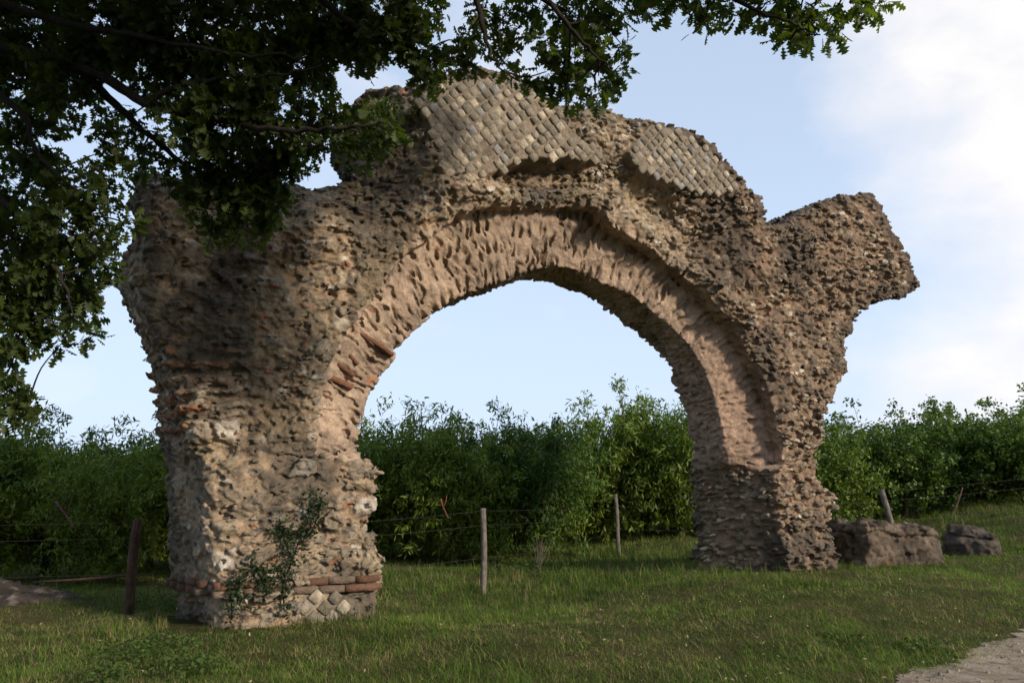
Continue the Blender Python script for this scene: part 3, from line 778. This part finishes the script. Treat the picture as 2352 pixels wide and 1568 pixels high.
post(2066, 17.5, 1.15, .062, -.26, M_POST, 'weathered post leaning left behind the large stone block')
post(2720, 19.0, 1.2, .05, .0, M_POST, 'plain post farther right')
for lv in (.42, .80, .97):
    G = Geo()
    for (b0, l0, h0), (b1, l1, h1) in zip(posts[:-1], posts[1:]):
        a = b0 + np.array([l0 * lv, -.05, h0 * lv]); c = b1 + np.array([l1 * lv, -.05, h1 * lv])
        P = [a + (c - a) * u - np.array([0, 0, .10 * math.sin(math.pi * u)]) - fl for u in np.linspace(0, 1, 12)]
        G.tube(P, .0015, 4, None, 0, False)
    a = posts[0][0] + np.array([0, -.05, posts[0][2] * lv]); c = a + np.array([-6, -.5, .0])
    G.tube([a - fl, (a + c) / 2 - fl - np.array([0, 0, .05]), c - fl], .0015, 4, None, 0, False)
    link('wire', G.mesh('wire', M_WIRE), fence)
g = Geo(); b = posts[0][0]
g.tube([b + np.array([0, .03, .46]) - fl, b + np.array([-.7, .1, .40]) - fl, b + np.array([-1.3, .15, .36]) - fl], [.018, .016, .013], 7, None, .1)
link('rail', g.mesh('rail', M_POSTD, True), fence)['label'] = 'broken dark rail at the left post'

# ------------------------------------------------------------------ orchard trees
def make_tree(seed, H, Wd, nshoot, nleaf, leafL, ratio, c1, c2, droop=.6, base=.35):
    rg = np.random.default_rng(seed); rn = random.Random(seed); tr = Geo(); L_pts = []; L_dir = []
    lean = rg.normal(0, .05, 2)
    fork = np.array([lean[0], lean[1], H * .2]); tr.tube(smooth_path([(0, 0, -.15), (lean[0] * .4, lean[1] * .3, H * .1), fork], 4), np.linspace(.075, .055, 9), 8, (1, 1, 1), .15)
    limbs = []
    nl = rn.randint(5, 7)
    for k in range(nl):
        a = 2 * math.pi * k / nl + rn.uniform(-.3, .3); out = Wd * .5 * rn.uniform(.45, .8)
        tip = np.array([math.cos(a) * out, math.sin(a) * out, H * rn.uniform(.62, .85)])
        mid = fork * .5 + tip * .5 + np.array([math.cos(a) * out * .25, math.sin(a) * out * .25, -.1])
        P = smooth_path([fork, mid, tip], 6); limbs.append(P); tr.tube(P, np.linspace(.042, .010, len(P)), 6, (1, 1, 1), .1)
    for k in range(nshoot):
        P = limbs[rn.randrange(nl)]; i = int(len(P) * rn.uniform(.12, .99)); p0 = P[min(i, len(P) - 1)]
        a = rn.uniform(0, 2 * math.pi); o_ = rn.uniform(.2, 1.0) * Wd * .33; up = rn.uniform(-.5, 1.0)
        up = up * H * (.34 if up > 0 else .55)
        if rn.random() < .09: up = H * rn.uniform(.30, .52); o_ *= .35
        p2 = p0 + np.array([math.cos(a) * o_, math.sin(a) * o_, up]); p2[2] = min(max(p2[2], H * base * rn.uniform(.35, 1)), H * 1.22)
        p1 = (p0 + p2) / 2 + np.array([0, 0, .12 * H * rn.random()])
        p3 = p2 + np.array([math.cos(a) * .12, math.sin(a) * .12, -.10 * droop * rn.random()])
        S_ = smooth_path([p0, p1, p2, p3], 5)
        if k % 3 == 0: tr.tube(S_[::2], np.linspace(.009, .003, len(S_[::2])), 3, (1, 1, 1), 0, False)
        m = nleaf; u = rg.random(m) ** .75 * (len(S_) - 1.001); ii = u.astype(int); fr = (u - ii)[:, None]
        pp = S_[ii] * (1 - fr) + S_[ii + 1] * fr; spread = .055 + .05 * (1 - u / len(S_))
        L_pts.append(pp + rg.normal(0, 1, (m, 3)) * spread[:, None])
        dd = rg.normal(0, 1, (m, 3)); dd[:, 2] -= droop * 1.2; L_dir.append(dd)
    Pn = np.concatenate(L_pts); d = np.concatenate(L_dir); n = len(Pn); d /= np.linalg.norm(d, axis=1)[:, None]
    w = np.cross(d, rg.normal(0, 1, (n, 3))); w /= np.linalg.norm(w, axis=1)[:, None]
    L = (leafL * (.6 + .7 * rg.random(n)))[:, None]; W_ = L * ratio * .5; nn = np.cross(d, w)
    V = np.stack([Pn, Pn + d * L * .5 + w * W_, Pn + d * L + nn * L * .12, Pn + d * L * .5 - w * W_], 1).reshape(-1, 3)
    Qd = np.arange(n * 4).reshape(-1, 4); q = rg.random(n)[:, None]
    col = np.repeat(np.array(c1) * (1 - q) + np.array(c2) * q, 4, 0)
    return tr.mesh('trunk', M_BARK2, True), mesh_np('crown', V, [Qd], M_LEAF, col)
KINDS = []
for k in range(4):
    KINDS.append(make_tree(500 + k, 2.65, 2.7, 360, 56, .135, .27, (.055, .095, .010), (.15, .21, .026), .8, .04 if k % 2 else .17))
BROAD = []
for k in range(3):
    BROAD.append(make_tree(600 + k, 2.55, 3.5, 380, 56, .10, .60, (.040, .078, .010), (.105, .16, .022), .2, .02))
def crown_tree(name, px, depth, scale, rz, kinds, k, label, group, cat='tree', dz=0.0):
    g0 = on_ground(px, depth)
    r = empty(name, (g0[0], g0[1], g0[2] + dz), rz); tag(r, label, cat, group)
    s = scale if isinstance(scale, tuple) else (scale,) * 3
    for nm, me in zip(('trunk', 'crown'), kinds[k % len(kinds)]):
        c = link(nm, me, r); c.scale = tuple(v * .97 for v in s)
    return r
GO = 'leafy orchard trees behind the fence'
tl = [(-60, 13.5, .92), (105, 14.6, .93), (236, 13.2, .74), (345, 16.0, 1.0), (480, 14.2, .9), (-40, 18, 1.0),
      (800, 17.8, 1.0), (930, 18.5, 1.16), (1040, 17.4, 1.06), (1140, 19.2, 1.08), (1240, 18.2, 1.0), (1320, 21.2, 1.02), (1395, 21.2, 1.26), (1480, 22.2, 1.06), (1570, 20.8, 1.20), (1650, 21.5, 1.22)]
ORD = ['willowy orchard tree at the left edge of the picture, behind the earth mound', 'willowy orchard tree between the earth mound and the brown post', 'low orchard tree with forked pale trunk beside the thick brown post',
       'orchard tree just left of the near pier, with small gap of sky beside it', 'orchard tree half hidden by the left side of the near pier', 'farther orchard tree at the left edge, mostly hidden',
       'orchard tree just right of the near pier, half hidden by it', 'tallest feathery orchard tree seen through the arch, near its left side', 'orchard tree behind the pale grey post, above the dead reddish twig',
       'orchard tree right of the pale grey post with two upright tips', 'orchard tree in the middle of the arch opening', 'low orchard tree right of the middle of the arch opening', 'orchard tree with tall upright shoots behind the thin leaning post',
       'orchard tree right of the thin leaning post, lower than its neighbours', 'orchard tree at the right side of the arch opening, touching the far pier', 'orchard tree hidden mostly behind the far pier']
for k, (px, D, s_) in enumerate(tl):
    crown_tree('orchard_tree', px, D, (s_ * 1.0, s_ * 1.0, s_), k * 1.9, KINDS, k, ORD[k], GO)
br = [(1890, 20.5, 1.0), (1985, 22, .98), (2090, 21.5, 1.0), (2190, 22.5, .92), (2290, 22, .96), (2390, 21, .98), (2490, 23, .9)]
BL = ['dark bushy tree directly right of the far pier', 'dark bushy tree left of the leaning post', 'dark bushy tree behind the large masonry block', 'dark bushy tree between the large block and the small lump',
      'dark bushy tree behind the small rubble lump', 'dark bushy tree at the right edge of the picture', 'dark bushy tree just past the right edge']
for k, (px, D, s_) in enumerate(br):
    crown_tree('bushy_tree', px, D, s_, k * 2.3 + 1, BROAD, k, BL[k], 'dark bushy trees at the right')
# second row, closes the gaps between the first
row2 = [(20, 21), (190, 22), (420, 21), (640, 23), (760, 24), (880, 23.5), (985, 24), (1090, 24.5), (1190, 24), (1290, 25), (1440, 25), (1530, 26), (1620, 26), (1760, 26)]
for k, (px, D) in enumerate(row2):
    sB = (.74 * (D / 18.5) ** .5)
    crown_tree('orchard_tree', px, D, (1.4 * sB, 1.1 * sB, sB), k * 1.1 + .5, KINDS, k + 1, 'orchard tree of the farther row, almost hidden behind the front row', 'farther row of orchard trees')
row3 = [(1930, 27), (2040, 27), (2150, 27.5), (2260, 27), (2360, 27.5)]
for k, (px, D) in enumerate(row3):
    crown_tree('bushy_tree', px, D, (1.35, 1.1, .84), k * 1.7, BROAD, k + 1, 'dark bushy tree of the farther row, almost hidden behind the front row', 'farther row of bushy trees')

# small details: dead twigs, leaning dead trunks
def twig(name, pts, r, mat, label, cat='twig'):
    g = Geo(); P = smooth_path(pts, 5); o0 = P[0].copy(); g.tube(P - o0, np.linspace(r, r * .5, len(P)), 6, (1, 1, 1), .3)
    Pm = P[len(P) // 2] - o0; g.tube([Pm, Pm + np.array([.05, 0, .12]), Pm + np.array([.06, .02, .22])], [r * .5, r * .4, r * .3], 4)
    o = link(name, g.mesh(name, mat, True), None, tuple(o0)); tag(o, label, cat); return o
M_RED = bark_mat('reddish_twig', (.10, .04, .022), (.20, .08, .045), 30); M_PINK = bark_mat('pinkish_twig', (.10, .045, .04), (.20, .10, .09), 30)
twig('dead_twig', [at(1012, 1145, 15), at(1018, 1165, 15), at(1030, 1190, 15)], .022, M_RED, 'short reddish dead twig hanging in the orchard tree seen through the arch')
twig('dead_twig', [at(128, 1150, 12), at(150, 1180, 12), at(172, 1212, 12)], .018, M_PINK, 'pinkish bare twig slanting down in front of the trees at the left')
b = on_ground(2192, 19); twig('dead_tree', [np.array(b), np.array(b) + (.2, 0, .35), np.array(b) + (.42, .1, .72)], .035, M_BARK2, 'dark bare trunk leaning right between the stone blocks and the trees', 'dead tree')
b = on_ground(1236, 14.8)
tt = [np.array(b), np.array(b) + (-.05, 0, .3), np.array(b) + (-.02, 0, .62)]
g = Geo()
for k in range(9):
    a = random.uniform(-1, 1); L = random.uniform(.35, .75)
    g.tube([(0, 0, 0), (a * .2 * L, random.uniform(-.1, .1), L * .5), (a * .5 * L, random.uniform(-.15, .15), L)], [.008, .006, .003], 4)
tag(link('dry_weed', g.mesh('dry_weed', M_POST), None, b), 'dry bare stalks of tall weed fanning up under the arch', 'weed')

# ------------------------------------------------------------------ ivy and plants on the arch
def ivy():
    G = Geo(); St = Geo(); rg = np.random.default_rng(900)
    lines = [[(712, 1128), (706, 1175), (690, 1225), (668, 1290), (650, 1340), (652, 1415)], [(712, 1175), (735, 1150), (722, 1200), (700, 1240)], [(640, 1205), (655, 1250), (672, 1290)], [(575, 1290), (600, 1330), (615, 1370)],
             [(528, 1335), (530, 1375), (532, 1418)], [(600, 1290), (560, 1320), (545, 1350), (570, 1395)], [(650, 1290), (620, 1320), (600, 1350)], [(690, 1215), (650, 1225), (640, 1190)]]
    for L in lines:
        P = smooth_path([wl(*wall(x, y, .02), .0) for x, y in L], 8); P = P - BV * .03
        St.tube(P, .009, 5)
        n = int(len(P) * 8); u = rg.random(n) * (len(P) - 1.001); i = u.astype(int); fr = (u - i)[:, None]
        pp = P[i] * (1 - fr) + P[i + 1] * fr + DV * rg.normal(0, .055, (n, 1)) + UP * rg.normal(0, .06, (n, 1)) - BV * np.abs(rg.normal(.03, .04, (n, 1)))
        V, T_, c = leaf_cloud(pp, .042, int(u[0] * 1000) + 3, (.010, .022, .008), (.03, .055, .018), .35, .75); G.add(V, None, T_, c)
    return St, G
St, G = ivy()
iv = empty('ivy', tuple(A0)); tag(iv, 'dark ivy climbing the foot of the near pier', 'ivy')
link('stem', St.mesh('stem', M_BARK, True), iv); link('foliage', G.mesh('foliage', M_IVY), iv)

def shrub(px, py, t, r, n, seed, label, size=.045, c1=(.04, .075, .014), c2=(.12, .17, .035)):
    s_, z_ = wall(px, py, t); o = empty('wall_shrub', tuple(A0 + wl(s_, z_, t))); tag(o, label, 'shrub')
    rg = np.random.default_rng(seed); St = Geo(); pts = []
    for k in range(14):
        d = rg.normal(0, 1, 3); d[2] = abs(d[2]) * .8; d = d / np.linalg.norm(d); d = d - BV * .3; L = r * rg.uniform(.6, 1.1)
        P = smooth_path([(0, 0, -.03), d * L * .5, d * L + np.array([0, 0, -.03])], 5); St.tube(P, np.linspace(.008, .003, len(P)), 4)
        m = n // 14; u = rg.random(m) ** .6 * (len(P) - 1.001); i = u.astype(int); fr = (u - i)[:, None]
        pts.append(P[i] * (1 - fr) + P[i + 1] * fr + rg.normal(0, r * .13, (m, 3)))
    V, T_, c = leaf_cloud(np.concatenate(pts), size, seed, c1, c2, .5, .5)
    G = Geo(); G.add(V, None, T_, c); link('stem', St.mesh('stem', M_BARK), o); link('foliage', G.mesh('foliage', M_LEAF), o)
shrub(880, 262, .35, .26, 900, 31, 'green shrub growing in the notch at the left of the wide diamond-stone patch')
shrub(955, 262, .15, .12, 220, 32, 'little yellow-green plant at the left edge of the wide diamond-stone patch', .04, (.07, .09, .015), (.2, .2, .04))
shrub(800, 392, .4, .13, 200, 33, 'low tuft growing on the sloping left shoulder of the arch', .035)

# ------------------------------------------------------------------ the oak
def oak():
    rg = np.random.default_rng(1234); rn = random.Random(1234)
    base = np.array([-6.6, 6.2, float(ground(-6.6, 6.2))]); root = empty('oak_tree', tuple(base))
    tag(root, 'large old oak overhanging the arch from the left, with dark lobed leaves', 'tree')
    tr = Geo(); P = smooth_path([(0, 0, -.2), (.05, .05, 1.2), (-.1, -.05, 2.6), (.1, -.1, 4.0)], 6)
    tr.tube(P, np.linspace(.42, .30, len(P)), 14, (1, 1, 1), .08); link('trunk', tr.mesh('trunk', M_BARK, True), root)
    fork = base + np.array([.1, -.1, 3.9])
    limbs = [
        ([fork, at(-150, 120, 6.6), at(180, 155, 6.4), at(330, 235, 6.3), at(480, 272, 6.2), at(640, 300, 6.0), at(790, 292, 5.8), at(890, 285, 5.7)], .062, .008),
        ([fork, at(-200, -80, 6.3), at(150, -160, 6.0), at(600, -150, 5.8), at(1050, -120, 5.5), at(1500, -110, 5.3), at(1800, -60, 5.2), at(2040, -20, 5.2)], .13, .012),
        ([at(180, 155, 6.4), at(260, 235, 6.6), at(330, 300, 6.7), at(430, 380, 6.8), at(560, 440, 6.8)], .045, .012),
        ([fork, at(-100, 420, 6.8), at(60, 520, 6.6), at(130, 620, 6.5), at(170, 720, 6.4)], .04, .006),
        ([at(600, -150, 5.8), at(760, 20, 6.0), at(860, 80, 6.0), at(960, 130, 6.0)], .04, .008),
        ([at(1050, -120, 5.5), at(1100, 20, 5.6), at(1120, 110, 5.6), at(1160, 170, 5.6)], .03, .006),
        ([at(1050, -120, 5.5), at(1250, 0, 5.5), at(1330, 90, 5.4), at(1400, 150, 5.4)], .03, .006),
        ([at(1500, -110, 5.3), at(1650, -20, 5.3), at(1780, 40, 5.2), at(1880, 80, 5.2)], .025, .005),
        ([at(-200, -80, 6.3), at(100, 40, 6.1), at(300, 80, 6.0), at(520, 120, 6.0), at(700, 130, 6.0)], .04, .008),
        ([at(330, 235, 6.3), at(440, 190, 6.2), at(600, 180, 6.0), at(740, 150, 5.9)], .03, .008),
        ([at(60, 520, 6.6), at(150, 470, 6.6), at(220, 500, 6.6)], .03, .008),
        ([at(-100, 420, 6.8), at(-60, 800, 7.0), at(10, 890, 7.0), at(70, 915, 7.0)], .03, .006),
        ([at(-150, 120, 6.6), at(40, 250, 6.4), at(80, 340, 6.4), at(150, 420, 6.4)], .04, .008),
    ]
    bp = []
    for pts, r0, r1 in limbs:
        P = smooth_path(pts, 7); P = P + rg.normal(0, .012, P.shape) * np.linspace(0, 1, len(P))[:, None]
        g = Geo(); g.tube(P - base, np.linspace(r0, r1, len(P)), 8, (1, 1, 1), .15); link('branch', g.mesh('branch', M_BARK, True), root)
        bp.append(P)
    bp = np.concatenate(bp)
    # masses of foliage: (x, y, radius, fill, distance)
    M = [(80, 70, 130, 1.5), (250, 50, 130, 1.5), (420, 50, 120, 1.5), (600, 50, 110, 1.4), (760, 40, 100, 1.3), (880, 30, 80, 1.2), (970, 20, 55, 1), (150, 180, 80, 1.2), (60, 200, 90, 1.3), (60, 320, 80, 1.1), (330, 130, 70, 1.1), (430, 180, 90, 1.3),
         (560, 170, 100, 1.3), (700, 120, 90, 1.2), (820, 100, 70, 1), (890, 95, 45, 1), (520, 270, 100, 1.1), (620, 240, 80, 1), (430, 290, 60, .8), (740, 265, 50, .9), (800, 295, 50, .9), (870, 290, 45, .9), (840, 335, 30, .8), (700, 320, 50, .6), (760, 340, 40, .6),
         (450, 390, 80, .9), (560, 390, 90, 1.3), (640, 390, 60, 1.2), (500, 470, 70, 1.1), (600, 460, 65, 1.2), (560, 520, 35, .9), (480, 530, 30, .6), (640, 340, 60, 1), (60, 440, 90, 1.2), (130, 410, 50, .8), (50, 560, 90, 1.3), (150, 520, 70, 1.1), (230, 500, 50, .8), (290, 515, 22, .9),
         (220, 430, 40, .8), (40, 660, 80, 1.2), (130, 620, 80, 1.2), (215, 600, 40, .9), (100, 720, 75, 1.1), (40, 760, 55, 1), (180, 700, 45, .9), (195, 760, 28, .8), (20, 805, 30, .9), (145, 785, 26, .9), (240, 640, 20, .7), (15, 900, 42, 1), (60, 925, 30, .8), (10, 960, 35, .9),
         (290, 330, 50, .6), (340, 300, 45, .6), (230, 350, 40, .5), (270, 400, 40, .7), (330, 370, 40, .7), (380, 240, 40, .6), (250, 260, 35, .4), (200, 300, 40, .4),
         (960, 115, 45, 1), (1000, 160, 36, 1), (930, 60, 50, 1.1), (1040, 145, 22, .9), (975, 190, 20, .7), (1110, 110, 50, .9), (1150, 60, 48, .9), (1085, 150, 28, .8), (1160, 145, 26, .9), (1185, 182, 22, .8), (1120, 20, 45, .8), (1210, 40, 30, .7), (1075, 75, 22, .7),
         (1265, 105, 42, .9), (1320, 125, 55, 1), (1255, 165, 45, 1), (1390, 95, 45, .9), (1300, 200, 38, 1), (1375, 175, 38, 1), (1425, 150, 26, .9), (1430, 105, 28, .9), (1340, 55, 55, .9), (1310, 228, 16, 1), (1380, 212, 18, .8),
         (1240, 20, 45, .9), (1330, 10, 50, 1), (1420, 10, 50, 1), (1500, 10, 40, .9), (1600, 15, 42, 1), (1550, 5, 40, 1), (1680, 15, 40, 1), (1720, 28, 32, .9), (1790, 45, 34, .9), (1835, 58, 42, 1), (1872, 80, 32, 1), (1905, 48, 22, .8), (1620, 42, 24, .8), (1805, 85, 20, .8),
         (1760, 5, 40, .9), (1850, 5, 40, .9), (1950, 5, 28, .9), (2000, 12, 24, .9), (1980, 22, 18, .8), (2025, 8, 14, .8)]
    cl = []
    for x, y, r, q in M: 
        d = 6.9 - .75 * min(max(x, 0), 2000) / 1000 + rn.uniform(-.3, .3)
        if x > 430 and x < 700 and y > 330: d = 6.9
        cl.append((at(x, y, d), r / F * d, q, r * r * q))
    # unseen crown masses added overhead and behind the camera to shade grass and arch
    for k in range(80):
        x = rn.uniform(-9.5, 2.4); y = rn.uniform(-3, 8.0); z = 6.2 + 2.4 * rn.random() - .18 * abs(x + 4)
        if z < EYE + y * .64 + .5: z = EYE + y * .64 + .5 + rn.random()
        cl.append((np.array([x, y, z]), .75, .8, 9000))
    for tx, tz in ((-4.7, 3.4), (-4.4, 4.0), (-4.8, 4.5), (-4.1, 4.7), (-4.5, 5.2), (-3.9, 5.3), (-4.6, 2.6)):
        dx, dy, dz = .752, -.564, .342                   # unseen leaf masses added to shade the upper left of the arch
        for k in np.arange(4, 14, .25):
            p = np.array([tx + dx * k, 10.3 + dy * k, tz + dz * k])
            if p[2] > EYE + .655 * p[1] + .75: break
        cl.append((p, .62, .8, 12000))
    tw = Geo(); CP = []; CD = []
    for c, r, q, wgt in cl:
        j = np.argmin(((bp - c) ** 2).sum(1)); b0 = bp[j]
        P = smooth_path([b0, (b0 + c) / 2 + rg.normal(0, .04, 3), c], 4); tw.tube(P - base, np.linspace(.010, .004, len(P)), 4, None, .1, False)
        nt = max(3, int(wgt / (135 if (c[0] < -.6 and c[1] > 3.5 and wgt < 60000 and r < .7) else 215))); nl = 9
        for k in range(nt):                                  # twiglets, each bearing a spray of leaves
            d = rg.normal(0, 1, 3); d /= np.linalg.norm(d); L = r * rg.uniform(.35, 1.0) ** .7
            e = c + d * L * np.array([1, 1, .95]); s0 = c + (e - c) * .25; m = (s0 + e) / 2 + rg.normal(0, .03, 3)
            P = smooth_path([s0, m, e + np.array([0, 0, -.03])], 3)
            if k % 2 == 0: tw.tube(P - base, [.004, .0035, .003, .0028, .0025, .002, .0018][:len(P)], 3, None, 0, False)
            pe = e + rg.normal(0, 1, (nl, 3)) * .035; dd = (pe - c) ; dd /= np.linalg.norm(dd, axis=1)[:, None] + 1e-6
            dd = dd * .7 + rg.normal(0, .55, (nl, 3)) + np.array([0, 0, -.25]); CP.append(pe); CD.append(dd)
    link('twigs', tw.mesh('twigs', M_BARK), root)
    Pn = np.concatenate(CP); d = np.concatenate(CD); n = len(Pn); d /= np.linalg.norm(d, axis=1)[:, None]
    # lobed leaf
    st = np.array([0, .14, .25, .36, .47, .60, .70, .82, .91, 1.0]); wd = np.array([.02, .03, .20, .06, .31, .10, .36, .12, .22, .01])
    w = np.cross(d, rg.normal(0, 1, (n, 3)) + np.array([0, 0, 1.2])); w /= np.linalg.norm(w, axis=1)[:, None]; nn = np.cross(d, w)
    L = .104 * (.6 + .75 * rg.random(n)); L = np.where(Pn[:, 2] > EYE + .66 * Pn[:, 1] + .25, L * 2.0, L); curl = rg.normal(0, .14, n)
    rows = []
    for u, wi in zip(st, wd):
        mid = Pn + d * (L * u)[:, None] + nn * (L * curl * u * u)[:, None]
        rows += [mid + w * (L * wi)[:, None] + nn * (L * wi * .25)[:, None], mid, mid - w * (L * wi)[:, None] + nn * (L * wi * .25)[:, None]]
    V = np.stack(rows, 1).reshape(-1, 3) - base; K = len(rows); b = (np.arange(n) * K)[:, None]; Qs = []
    for i in range(len(st) - 1):
        Qs.append(b + np.array([[3 * i, 3 * i + 1, 3 * i + 4, 3 * i + 3]])); Qs.append(b + np.array([[3 * i + 1, 3 * i + 2, 3 * i + 5, 3 * i + 4]]))
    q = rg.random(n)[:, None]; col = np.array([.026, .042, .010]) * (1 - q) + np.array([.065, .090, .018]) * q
    right = sstep(-1.5, 1.0, Pn[:, 0])[:, None]; col = col * (1 + .35 * right)  # sunlit look of the right-hand sprays put into the leaf colour
    print('oak leaves', n)
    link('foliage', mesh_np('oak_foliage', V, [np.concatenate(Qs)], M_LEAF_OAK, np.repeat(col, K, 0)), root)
oak()

# ------------------------------------------------------------------ light, sky, camera
SUN_EL = math.radians(20); SUN_AZ = np.array([.80, -.60]); SUN_AZ /= np.linalg.norm(SUN_AZ)
sd = np.array([SUN_AZ[0] * math.cos(SUN_EL), SUN_AZ[1] * math.cos(SUN_EL), math.sin(SUN_EL)])
from mathutils import Vector
L = bpy.data.lights.new('sun', 'SUN'); L.energy = 3.8; L.angle = math.radians(6); L.color = (1, .86, .70)
lo = bpy.data.objects.new('sun', L); C.objects.link(lo); lo.rotation_euler = Vector(sd).to_track_quat('Z', 'Y').to_euler(); lo.location = (0, 0, 20)
w = bpy.data.worlds.new('World'); sc.world = w; w.use_nodes = True; nt = w.node_tree; bg = nt.nodes['Background']
sky = N(nt, 'ShaderNodeTexSky'); sky.sky_type = 'NISHITA'; sky.sun_disc = False; sky.sun_elevation = SUN_EL
sky.sun_rotation = math.atan2(sd[0], sd[1]); sky.air_density = 1.0; sky.dust_density = 2.0; sky.ozone_density = 1.5
co = N(nt, 'ShaderNodeTexCoord').outputs['Generated']
mp = N(nt, 'ShaderNodeMapping'); mp.inputs['Scale'].default_value = (1, 1, 1.8); nt.links.new(co, mp.inputs['Vector'])
cn = noise(nt, mp.outputs[0], 5.5, 7, .55, .15)
def lobe(px, py, ang, soft, amp):
    r = ray(px, py); r = r / np.linalg.norm(r)
    d = N(nt, 'ShaderNodeVectorMath', operation='DISTANCE'); nt.links.new(co, d.inputs[0]); d.inputs[1].default_value = tuple(r)
    m = N(nt, 'ShaderNodeMapRange'); m.interpolation_type = 'SMOOTHSTEP'; m.inputs['From Min'].default_value = soft; m.inputs['From Max'].default_value = ang
    m.inputs['To Min'].default_value = 0; m.inputs['To Max'].default_value = amp; nt.links.new(d.outputs['Value'], m.inputs['Value']); return m.outputs[0]
def add(a, b):
    m = N(nt, 'ShaderNodeMath', operation='ADD'); nt.links.new(a, m.inputs[0])
    if hasattr(b, 'links'): nt.links.new(b, m.inputs[1])
    else: m.inputs[1].default_value = b
    return m.outputs[0]
msk = add(add(add(lobe(2300, 110, .03, .24, .42), lobe(2560, 800, .06, .34, .34)), lobe(1900, 270, .0, .08, .12)), lobe(1000, 40, .02, .3, .10))
hm = N(nt, 'ShaderNodeMath', operation='MULTIPLY_ADD'); nt.links.new(cn, hm.inputs[0]); hm.inputs[1].default_value = .6; hm.inputs[2].default_value = .2
tot = add(hm.outputs[0], msk)
cf = ramp(nt, tot, [(.54, (0, 0, 0)), (.92, (1, 1, 1))])
# thin veil low on the horizon
sx = N(nt, 'ShaderNodeSeparateXYZ'); nt.links.new(co, sx.inputs[0])
mr = N(nt, 'ShaderNodeMapRange'); mr.interpolation_type = 'SMOOTHSTEP'; nt.links.new(sx.outputs['Z'], mr.inputs['Value']); mr.inputs['From Min'].default_value = .55; mr.inputs['From Max'].default_value = .0; mr.inputs['To Max'].default_value = .85; mr.inputs['To Min'].default_value = .62
ramp_c = ramp(nt, noise(nt, mp.outputs[0], 9, 6, .55, .2), [(.3, (7.2, 7.3, 7.6)), (.7, (9.0, 8.5, 8.2))])
veil = mix(nt, sky.outputs[0], (6.1, 7.4, 9.5), mr.outputs[0])
cl = mix(nt, veil, ramp_c, cf)
nt.links.new(cl, bg.inputs['Color']); bg.inputs['Strength'].default_value = .10

cam = bpy.data.cameras.new('camera'); cam.lens = 28; cam.sensor_width = 36; cam.clip_end = 3000
co_ = bpy.data.objects.new('camera', cam); C.objects.link(co_); co_.location = (0, 0, EYE); co_.rotation_euler = (math.pi / 2 + PITCH, 0, 0)
sc.camera = co_
sc.view_settings.view_transform = 'Standard'; sc.view_settings.look = 'None'; sc.view_settings.gamma = 1; sc.view_settings.exposure = 0.34
sc.cycles.max_bounces = 6; sc.cycles.diffuse_bounces = 3; sc.cycles.transmission_bounces = 3; sc.cycles.use_denoising = True
